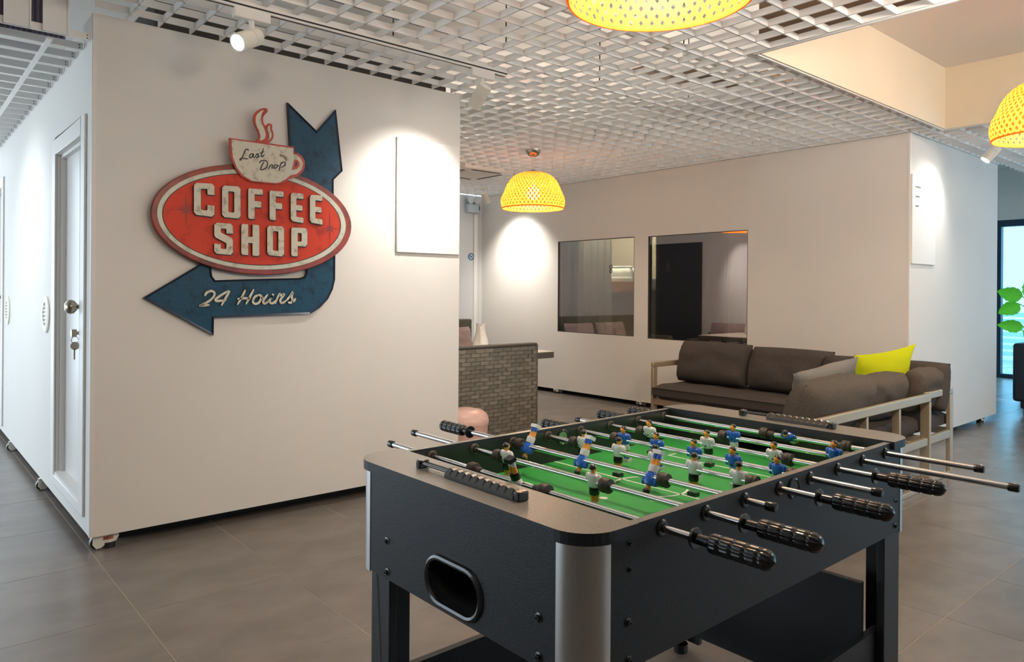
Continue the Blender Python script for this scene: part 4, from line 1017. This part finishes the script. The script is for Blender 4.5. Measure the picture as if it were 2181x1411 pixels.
obj('body', MB().lathe((jx, jy, .722), (0, 0, 1), [(.05, 0), (.066, .01), (.074, .05), (.072, .09), (.058, .14), (.044, .18), (.039, .22), (.043, .262), (.039, .262), (.034, .22), (.036, .18)], 28), 'ceramic', jg, smooth=True)
obj('handle', MB().tube(smooth_path([(jx - .022, jy - .030, .95), (jx - .050, jy - .062, .94), (jx - .060, jy - .072, .88), (jx - .045, jy - .052, .81)]), .009, 8), 'ceramic', jg, smooth=True)
obj('spout', MB().prism([(jx + .02, jy + .03, .984), (jx + .038, jy + .05, .986), (jx + .034, jy + .016, .984)], (0, 0, -.03)), 'ceramic', jg)
s3 = thing('wicker_sofa', (4.7, 7.2, 0), 'wicker sofa against the grey end wall below the no-smoking sticker', 'sofa')
obj('back', MB().box(3.75, 5.70, 7.38, 7.48, .03, .92), 'wicker', s3, bevel=.015)
obj('seat', MB().box(3.75, 5.70, 6.75, 7.38, .03, .36), 'wicker', s3, bevel=.015)
obj('arm', MB().box(5.60, 5.70, 6.75, 7.38, .36, .62), 'wicker', s3, bevel=.015); obj('arm', MB().box(3.75, 3.85, 6.75, 7.38, .36, .62), 'wicker', s3, bevel=.015)
obj('seat_pad', box_cushion_mb(3.87, 5.58, 6.74, 7.36, .36, .48, 8), 'cushion_mauve', s3, smooth=True)
def mcush(c, wv, hv, tv, label, seed):
    o = obj('back_cushion', cushion_mb(c, wv, hv, tv, seed, p=3.5, q=.42, wr=.008, pinch=.03), 'cushion_mauve', smooth=True); return tag(o, label, 'cushion', 'mauve cushions in the nook')
mcush((5.28, 7.22, .66), (.28, 0, 0), (0, .05, .17), (0, -.09, .02), 'crumpled mauve cushion beside the cream jug', 31)
mcush((4.62, 7.22, .66), (.30, 0, 0), (0, .05, .17), (0, -.09, .02), 'mauve cushion on the wicker sofa at the end wall, hidden half by the pod', 32)
s4 = thing('wicker_sofa', (3.35, 5.9, 0), 'wicker sofa along the pod seen reflected in the right window', 'sofa')
obj('back', MB().box(2.98, 3.06, 5.10, 6.60, .03, .66), 'wicker', s4, bevel=.015)
obj('seat', MB().box(3.06, 3.62, 5.10, 6.60, .03, .36), 'wicker', s4, bevel=.015)
for y in (5.10, 6.52): obj('arm', MB().box(3.06, 3.62, y, y + .08, .36, .58), 'wicker', s4, bevel=.015)
obj('seat_pad', box_cushion_mb(3.08, 3.60, 5.19, 6.51, .36, .47, 9), 'cushion_mauve', s4, smooth=True)
mcush((3.16, 5.52, .64), (0, .32, 0), (-.04, 0, .18), (.08, 0, .02), 'nearer mauve cushion reflected in the right window', 33)
mcush((3.16, 6.17, .64), (0, .32, 0), (-.04, 0, .18), (.08, 0, .02), 'farther mauve cushion reflected in the right window', 34)

# sticker, emergency light, air conditioner
q = at_y(1003, 547, END_Y)
stk = thing('no_smoking_sticker', (q.x, END_Y, q.z), 'round blue no-smoking sticker on the grey end wall', 'sticker')
r0 = .050
obj('disc', MB().cyl((q.x, END_Y - .0005, q.z), (q.x, END_Y - .003, q.z), r0, n=28), 'sticker_pale', stk)
obj('ring', MB().tube([(q.x + r0 * .86 * math.cos(a), END_Y - .004, q.z + r0 * .86 * math.sin(a)) for a in [i * math.pi / 14 for i in range(28)]], .0075, 6, closed=True), 'sticker_blue', stk)
obj('slash', MB().obox((q.x, END_Y - .004, q.z), (r0 * .58, 0, -r0 * .58), (.0045, 0, .0045), (0, .001, 0)), 'sticker_blue', stk)
obj('cigarette', MB().obox((q.x, END_Y - .0036, q.z), (r0 * .5, 0, r0 * .22), (-.003, 0, .006), (0, .0008, 0)), 'sticker_blue', stk)
q = at_y(1004, 443, END_Y)
el = thing('emergency_light', (q.x, END_Y, q.z), 'pale emergency lamp box with two round heads under the grid ceiling', 'lamp')
obj('housing', MB().box(q.x - .11, q.x + .085, END_Y - .07, END_Y - .001, q.z - .075, q.z + .045), 'box_blue', el, bevel=.008)
for dx in (-.075, .03):
    hd = obj('lamp_head', MB().lathe((q.x + dx, END_Y - .02, q.z + .10), (.1, -1, 0), [(.03, 0), (.052, .02), (.058, .06), (.05, .065)], 22), 'box_blue', el, smooth=True)
    obj('lens', MB().cyl((q.x + dx + .006, END_Y - .083, q.z + .10), (q.x + dx + .0065, END_Y - .088, q.z + .10), .045, n=22), 'lens', hd)
obj('socket', MB().box(q.x + .086, q.x + .115, END_Y - .05, END_Y - .001, q.z - .03, q.z + .03), 'black_slot', el, bevel=.004)
ac = thing('air_conditioner', (4.96, 6.46, ZC), 'white ceiling air conditioner panel set in the grid above the nook', 'air conditioner')
obj('panel', MB().box(4.62, 5.30, 6.12, 6.80, ZC - .03, ZC + .12), 'white_metal', ac, bevel=.01)
obj('grille', MB().box(4.76, 5.16, 6.26, 6.66, ZC - .036, ZC - .03), 'board', ac, bevel=.004)
for a in ((4.68, 4.72, 6.24, 6.68), (5.20, 5.24, 6.24, 6.68), (4.76, 5.16, 6.17, 6.21), (4.76, 5.16, 6.71, 6.75)):
    obj('air_slot', MB().box(a[0], a[1], a[2], a[3], ZC - .0315, ZC - .03), 'plenum', ac)

# ================================================================== INSIDE THE BACK POD (seen through the glass)
def curtain(name, x, y0, y1, z0, z1, mt, label, waves, taper=0.0):
    vs = []; fs = []; n = waves * 10; k = 8
    for j in range(k + 1):
        tz = j / k
        for i in range(n + 1):
            t_ = i / n; yy = y0 + (y1 - y0) * t_ - taper * (1 - t_) * tz * tz * 0
            yy = yy + (taper * (1 - tz) ** 2) * (1 - t_)
            xx = x + .022 * math.sin(t_ * waves * 2 * math.pi) * (1 + .25 * math.sin(t_ * 17)) + .004 * math.sin(j * 2.1 + i)
            vs.append((xx, yy, z0 + (z1 - z0) * tz))
    for j in range(k):
        fs += [(j * (n + 1) + i, j * (n + 1) + i + 1, (j + 1) * (n + 1) + i + 1, (j + 1) * (n + 1) + i) for i in range(n)]
    o = obj(name, MB().add(vs, fs), mt, smooth=True)
    sd_ = o.modifiers.new('thick', 'SOLIDIFY'); sd_.thickness = .003
    return tag(o, label, 'curtain')
curtain('curtain', 6.52, at_x(1301, 600, 6.52).y, 6.30, .12, 2.45, 'curtain', 'pale grey curtain hanging behind the left window', 5, -.06)
curtain('curtain', 6.55, 6.25, 6.62, .12, 2.45, 'teal_curtain', 'narrow teal curtain at the left edge of the left window', 3)
curtain('curtain', 6.52, 3.80, at_x(1551, 600, 6.52).y, .12, 2.45, 'curtain', 'pale curtain hanging behind the right end of the right window', 2)
obj('wall_inner', MB().box(7.75, 7.80, 4.2, 7.9, .11, 2.5), 'ochre', kind='structure')
obj('wall_light_block', MB().box(6.47, 8.5, 5.02, 5.06, .11, 2.53), 'dark_int', kind='structure')  # dark partition added to keep the right window unlit
bx = 7.25
bk = thing('bunk_bed', (bx, 5.7, .105), 'wooden bunk bed with white tube rail behind the left window', 'bed')
def bp(u, v): p = at_x(u, v, bx - .3); return p
y_l, y_r = 6.9, at_x(1347, 600, bx - .3).y; zt_ = at_x(1340, 569, bx - .3).z; zb_ = at_x(1340, 600, bx - .3).z; zw = at_x(1340, 622, bx - .3).z
obj('guard_rail', MB().tube(smooth_path([(bx - .3, y_l, zt_), (bx - .3, y_r + .10, zt_), (bx - .3, y_r + .03, zt_ - .02), (bx - .3, y_r, zt_ - .09), (bx - .3, y_r, zb_)], 4), .014, 10), 'white_metal', bk, smooth=True)
obj('side_board', MB().box(bx - .32, bx - .29, y_r - .04, y_l, zw, zb_), 'wood', bk)
obj('mattress', MB().box(bx - .28, bx + .45, y_r - .02, y_l, zw + .02, zb_ + .06), 'cream_plastic', bk, bevel=.03)
for y in (y_r - .09, y_l):
    obj('post', MB().box(bx - .32, bx - .25, y, y + .05, .105, zb_), 'dark_int', bk); obj('post', MB().box(bx + .40, bx + .46, y, y + .05, .105, zb_), 'dark_int', bk)
obj('lower_board', MB().box(bx - .32, bx - .29, y_r - .04, y_l, .40, .52), 'wood', bk)
bd_ = obj('folded_bedding', cushion_mb((bx - .1, y_r + .42, zb_ + .11), (.13, 0, 0), (0, .40, 0), (0, 0, .075), 41, p=4, q=.4, wr=.02), 'cream_plastic', smooth=True); tag(bd_, 'cream folded bedding on the upper bunk behind the left window', 'bedding')
wc = thing('chair_reflection', (6.75, 5.95, .105), 'black wire chair back set behind the left window in place of a reflection', 'chair')  # chair modelled in place of its reflection in the glass
p0, p1 = at_x(1256, 698, 6.62), at_x(1311, 703, 6.62)
for k in range(4):
    z = p0.z - k * .022; obj('back_wire', MB().cyl((6.62, p0.y, z), (6.62, p1.y, z), .005, n=8), 'black_slot', wc)
for yy in (p0.y, p1.y): obj('leg', MB().cyl((6.62, yy, p0.z), (6.62, yy, .105), .007, n=8), 'black_slot', wc)
obj('seat', MB().box(6.63, 7.0, p1.y, p0.y, .50, .515), 'black_slot', wc)
for yy in (p0.y, p1.y): obj('leg', MB().cyl((6.98, yy, .50), (6.98, yy, .105), .007, n=8), 'black_slot', wc)

# ================================================================== FAR RIGHT: ARMCHAIR, PLANT
cx0 = at_z(2155, 880, .06).x
a0 = at_z(2157, 882, .0); axx, ayy = 9.12, 2.385
ch = thing('armchair', (axx + .4, ayy - .4, 0), 'navy leather armchair at the right edge in front of the plant', 'armchair')
obj('base', MB().box(axx + .05, axx + .75, ayy - .85, ayy - .06, .06, .20), 'navy_leather', ch, bevel=.02)
obj('seat', MB().box(axx + .04, axx + .62, ayy - .74, ayy - .15, .20, .42), 'navy_leather', ch, bevel=.04)
obj('backrest', MB().box(axx + .6, axx + .80, ayy - .90, ayy, .20, .80), 'navy_leather', ch, bevel=.04)
for y in (ayy - .90, ayy - .15): obj('armrest', MB().box(axx, axx + .78, y, y + .15, .14, .76 if y > ayy - .5 else .62), 'navy_leather', ch, bevel=.03)
for x in (axx + .1, axx + .66):
    for y in (ayy - .80, ayy - .10): obj('leg', MB().cyl((x, y, 0), (x, y, .06), .025, n=12), 'steel', ch)
px, py = 11.0, 2.62
pl = thing('potted_plant', (px, py, 0), 'tall plant with broad bright green leaves by the glass wall', 'plant')
obj('pot', MB().lathe((px, py, 0), (0, 0, 1), [(.12, 0), (.16, .02), (.19, .36), (.195, .38), (.175, .38), (.17, .30)], 24), 'pot', pl, smooth=True)
obj('stem', MB().tube(smooth_path([(px, py, .3), (px + .02, py, .6), (px - .02, py + .02, .95), (px + .01, py + .03, 1.25)]), .013, 8), 'stem', pl, smooth=True)
def leaf(tip, base, wd, droop, seed):
    tip, base = Vector(tip), Vector(base); d = tip - base; L = d.length; d.normalize(); sd2 = (d.cross(Vector((0, 0, 1))).normalized() * .45 + Vector((0, 0, .9))).normalized(); sd2 = (sd2 - d * sd2.dot(d)).normalized(); up = sd2.cross(d)
    vs = []; fs = []; n = 12
    for i in range(n + 1):
        t_ = i / n; ww = wd * math.sin(math.pi * min(1, t_ ** .75 * .98 + .015)) ** .8
        c = base + d * (L * t_) + up * (droop * (t_ - t_ * t_) * 2)
        for k in (-1, -.5, 0, .5, 1):
            vs.append(c + sd2 * (ww * k) + up * (-.35 * ww * k * k + .012 * math.sin(i * 2.4 + seed) * abs(k)))
    for i in range(n): fs += [(i * 5 + k, i * 5 + k + 1, i * 5 + k + 6, i * 5 + k + 5) for k in range(4)]
    lf = obj('leaf', MB().add(vs, fs), 'leaf', pl, smooth=True)
    obj('leaf_stalk', MB().tube([base, base * .6 + Vector((px, py, base.z - .12)) * .4, (px, py + .02, base.z - .18)], .006, 6), 'stem', lf, smooth=True)
def pt(u, v, x): return at_x(u, v, x)
leaf(pt(2124, 620, 10.95), pt(2178, 632, 11.0), .11, .05, 1); leaf(pt(2126, 668, 10.9), pt(2172, 648, 11.0), .10, .05, 2)
leaf(pt(2124, 692, 10.9), pt(2180, 696, 11.0), .09, .04, 3); leaf(pt(2210, 640, 11.1), pt(2184, 655, 11.0), .10, .05, 4)
leaf(pt(2225, 690, 10.9), pt(2190, 690, 11.0), .10, .05, 5); leaf(pt(2190, 585, 11.2), pt(2185, 630, 11.05), .09, .05, 6); leaf(pt(2200, 735, 10.8), pt(2178, 705, 10.95), .08, .03, 7)

# ================================================================== LAMPS
def pendant(cx, cy, z0, r, label, power):
    lp_ = thing('pendant_lamp', (cx, cy, ZC), label, 'pendant lamp', 'woven bamboo pendant lamps')
    hgt = r * 1.13
    def prof(t_):   # t 0 rim .. 1 top
        a = t_ * math.pi / 2 * .93
        return r * (.965 + .06 * math.sin(min(1, t_ * 3) * math.pi)) * max(.0, math.cos(a)) ** .62 , z0 + hgt * math.sin(a) / math.sin(math.pi / 2 * .93)
    mb = MB(); N = 50; K = 16; wd = r * .074
    for fam in (1, -1):
        for i in range(N):
            th0 = 2 * math.pi * i / N; vs = []
            for j in range(K + 1):
                t_ = j / K; rr, zz = prof(t_); th = th0 + fam * t_ * 1.15; rr += (.0016 if (j + (fam > 0)) % 2 else -.0016)
                ww = wd * (.35 + .65 * rr / r) / max(rr, .02)
                for s in (-1, 1): vs.append((cx + rr * math.cos(th + s * ww / 2), cy + rr * math.sin(th + s * ww / 2), zz))
            mb.add(vs, [(2 * j, 2 * j + 1, 2 * j + 3, 2 * j + 2) for j in range(K)])
    wv = obj('shade_weave', mb, 'bamboo', lp_, smooth=True, kind='stuff')
    obj('rim', MB().tube([(cx + prof(0)[0] * math.cos(a), cy + prof(0)[0] * math.sin(a), z0) for a in [i * math.pi / 24 for i in range(48)]], .006, 6, closed=True), 'bamboo', lp_, smooth=True)
    zt = z0 + hgt
    obj('shade_cap', MB().lathe((cx, cy, zt - .012), (0, 0, 1), [(.075, 0), (.07, .012), (.045, .03), (.015, .045), (0, .046)], 20), 'steel', lp_, smooth=True)
    obj('cord', MB().cyl((cx, cy, zt + .02), (cx, cy, ZC - .05), .003, n=6), 'white_metal', lp_)
    obj('canopy', MB().lathe((cx, cy, ZC), (0, 0, -1), [(.075, 0), (.072, .02), (.05, .05), (.018, .066), (0, .068)], 22), 'steel', lp_, smooth=True)
    obj('bulb', MB().ball((cx, cy, z0 + hgt * .42), .062, n=16, k=10), 'bulb', lp_, smooth=True)
    obj('bulb_socket', MB().cyl((cx, cy, z0 + hgt * .42 + .045), (cx, cy, zt), .02, n=14), 'white_metal', lp_, smooth=True)
    lamp('pendant_light', 'POINT', (cx, cy, z0 + hgt * .42 - .078), power, (1.0, .80, .52), size=.05)
pendant(1.787, 1.389, 2.18, .29, 'woven bamboo pendant lamp directly above the foosball table', 26)
pendant(4.62, 5.06, 2.06, .30, 'woven bamboo pendant lamp in front of the windowed wall', 19)
pendant(5.03, 1.14, 2.18, .29, 'woven bamboo pendant lamp under the ceiling recess at the right edge', 24)

def spot(x, y, z, aim, label, power, axis='x', angle=52, color=(1, .95, .87), blend=.9, soft=.03):
    s = thing('spotlight', (x, y, z), label, 'spotlight', 'white track spotlights')
    d = (Vector(aim) - Vector((x, y, z - .13))).normalized()
    a = (.085, .019) if axis == 'x' else (.019, .085)
    obj('adapter', MB().box(x - a[0], x + a[0], y - a[1], y + a[1], z - .045, z), 'white_metal', s, bevel=.004)
    obj('stem', MB().cyl((x, y, z - .045), (x, y, z - .10), .013, n=12), 'white_metal', s, smooth=True)
    h0 = Vector((x, y, z - .125)) - d * .045; h1 = h0 + d * .145
    hd = obj('head', MB().lathe(h0, d, [(.030, 0), (.041, .004), (.042, .05), (.040, .052), (.040, .055), (.042, .057), (.042, .145), (.036, .145), (.034, .13), (.0, .13)], 24), 'cream_plastic', s, smooth=True)
    obj('lens', MB().cyl(h0 + d * .1305, h0 + d * .134, .033, n=20), 'spot_glow', hd)
    lamp('spot_beam', 'SPOT', h0 + d * .15, power, color, Vector(aim), size=soft, angle=angle, blend=blend)
TZ = ZC - .002
tk = thing('light_track', (1.8, 3.365, ZC), 'white lighting track below the grid in front of the sign wall', 'track')
obj('rail', MB().box(.5, 2.84, 3.35, 3.38, TZ - .032, TZ), 'white_metal', tk)
obj('slot', MB().box(.5, 2.84, 3.36, 3.37, TZ - .0328, TZ - .032), 'black_slot', tk)
obj('slot', MB().box(.5, 2.84, 3.349, 3.35, TZ - .022, TZ - .014), 'black_slot', tk)
spot(1.29, 3.365, TZ - .032, (-.5, 2.5, 1.35), 'lit white track spotlight turned to the camera above the sign', 45)
spot(2.66, 3.365, TZ - .032, (2.55, 3.98, 1.72), 'white track spotlight aimed at the plain wall board', 55, angle=95, blend=1)
spot(5.75, 7.20, TZ, (6.39, 7.22, 1.45), 'small white spotlight at the back of the nook', 105, axis='y', angle=100, blend=1)
spot(7.03, 1.98, TZ, (6.72, 2.396, 1.85), 'lit white spotlight beside the right-hand pendant lamp', 20, angle=120, blend=1)
spot(3.62, 6.10, TZ, (2.96, 6.0, 1.5), 'white spotlight over the reflected wicker sofa', 60, axis='y')
spot(-.35, 5.9, CZ - .006, (.756, 5.85, 1.25), 'white corridor spotlight washing the wall beside the door', 40, axis='y', angle=110, blend=1, color=(.86, .94, 1))
lamp('pod_fill_light', 'POINT', (6.85, 6.15, 2.42), 95, (1, .9, .75), size=.08)  # unseen point light added to brighten the curtain and bunk

# added fill track over the camera, same heads, washing sign wall and room
t2 = thing('light_track', (2.0, .35, ZC), 'added fill-light track over the near side of the foosball table, outside the view', 'track')
obj('rail', MB().box(-.2, 3.6, .335, .365, TZ - .032, TZ), 'white_metal', t2)
for x, aim, pw in ((-.05, (1.2, 3.98, 1.2), 1), (1.6, (2.0, 3.98, 1.0), 1), (3.2, (6.39, 4.4, 1.3), 3.2)):
    spot(x, .35, TZ - .032, aim, 'added fill spotlight on the unseen track over the camera, aimed at %s' % {-.05: 'the arrow of the sign', 1.6: 'the lower sign wall', 3.2: 'the windowed wall'}[x], WASH * pw, angle=120, blend=1, soft=.12, color=(1, .86, .70))

cv = obj('cove_fill_bar', MB().box(RX0 + .5, RX1 - .5, RY0 + .02, RY0 + .06, 2.74, 2.77), 'white_metal', ce)  # unseen fill light added to brighten the recess
l_ = bpy.data.lights.new('cove_fill_light', 'AREA'); l_.shape = 'RECTANGLE'; l_.size = 1.7; l_.size_y = .03; l_.energy = 40; l_.color = (1.0, .88, .72)
lo_ = bpy.data.objects.new('cove_fill_light', l_); COL.objects.link(lo_); lo_.location = ((RX0 + RX1) / 2, RY0 + .07, 2.79); lo_.rotation_euler = (R_(90 + 52), 0, 0)
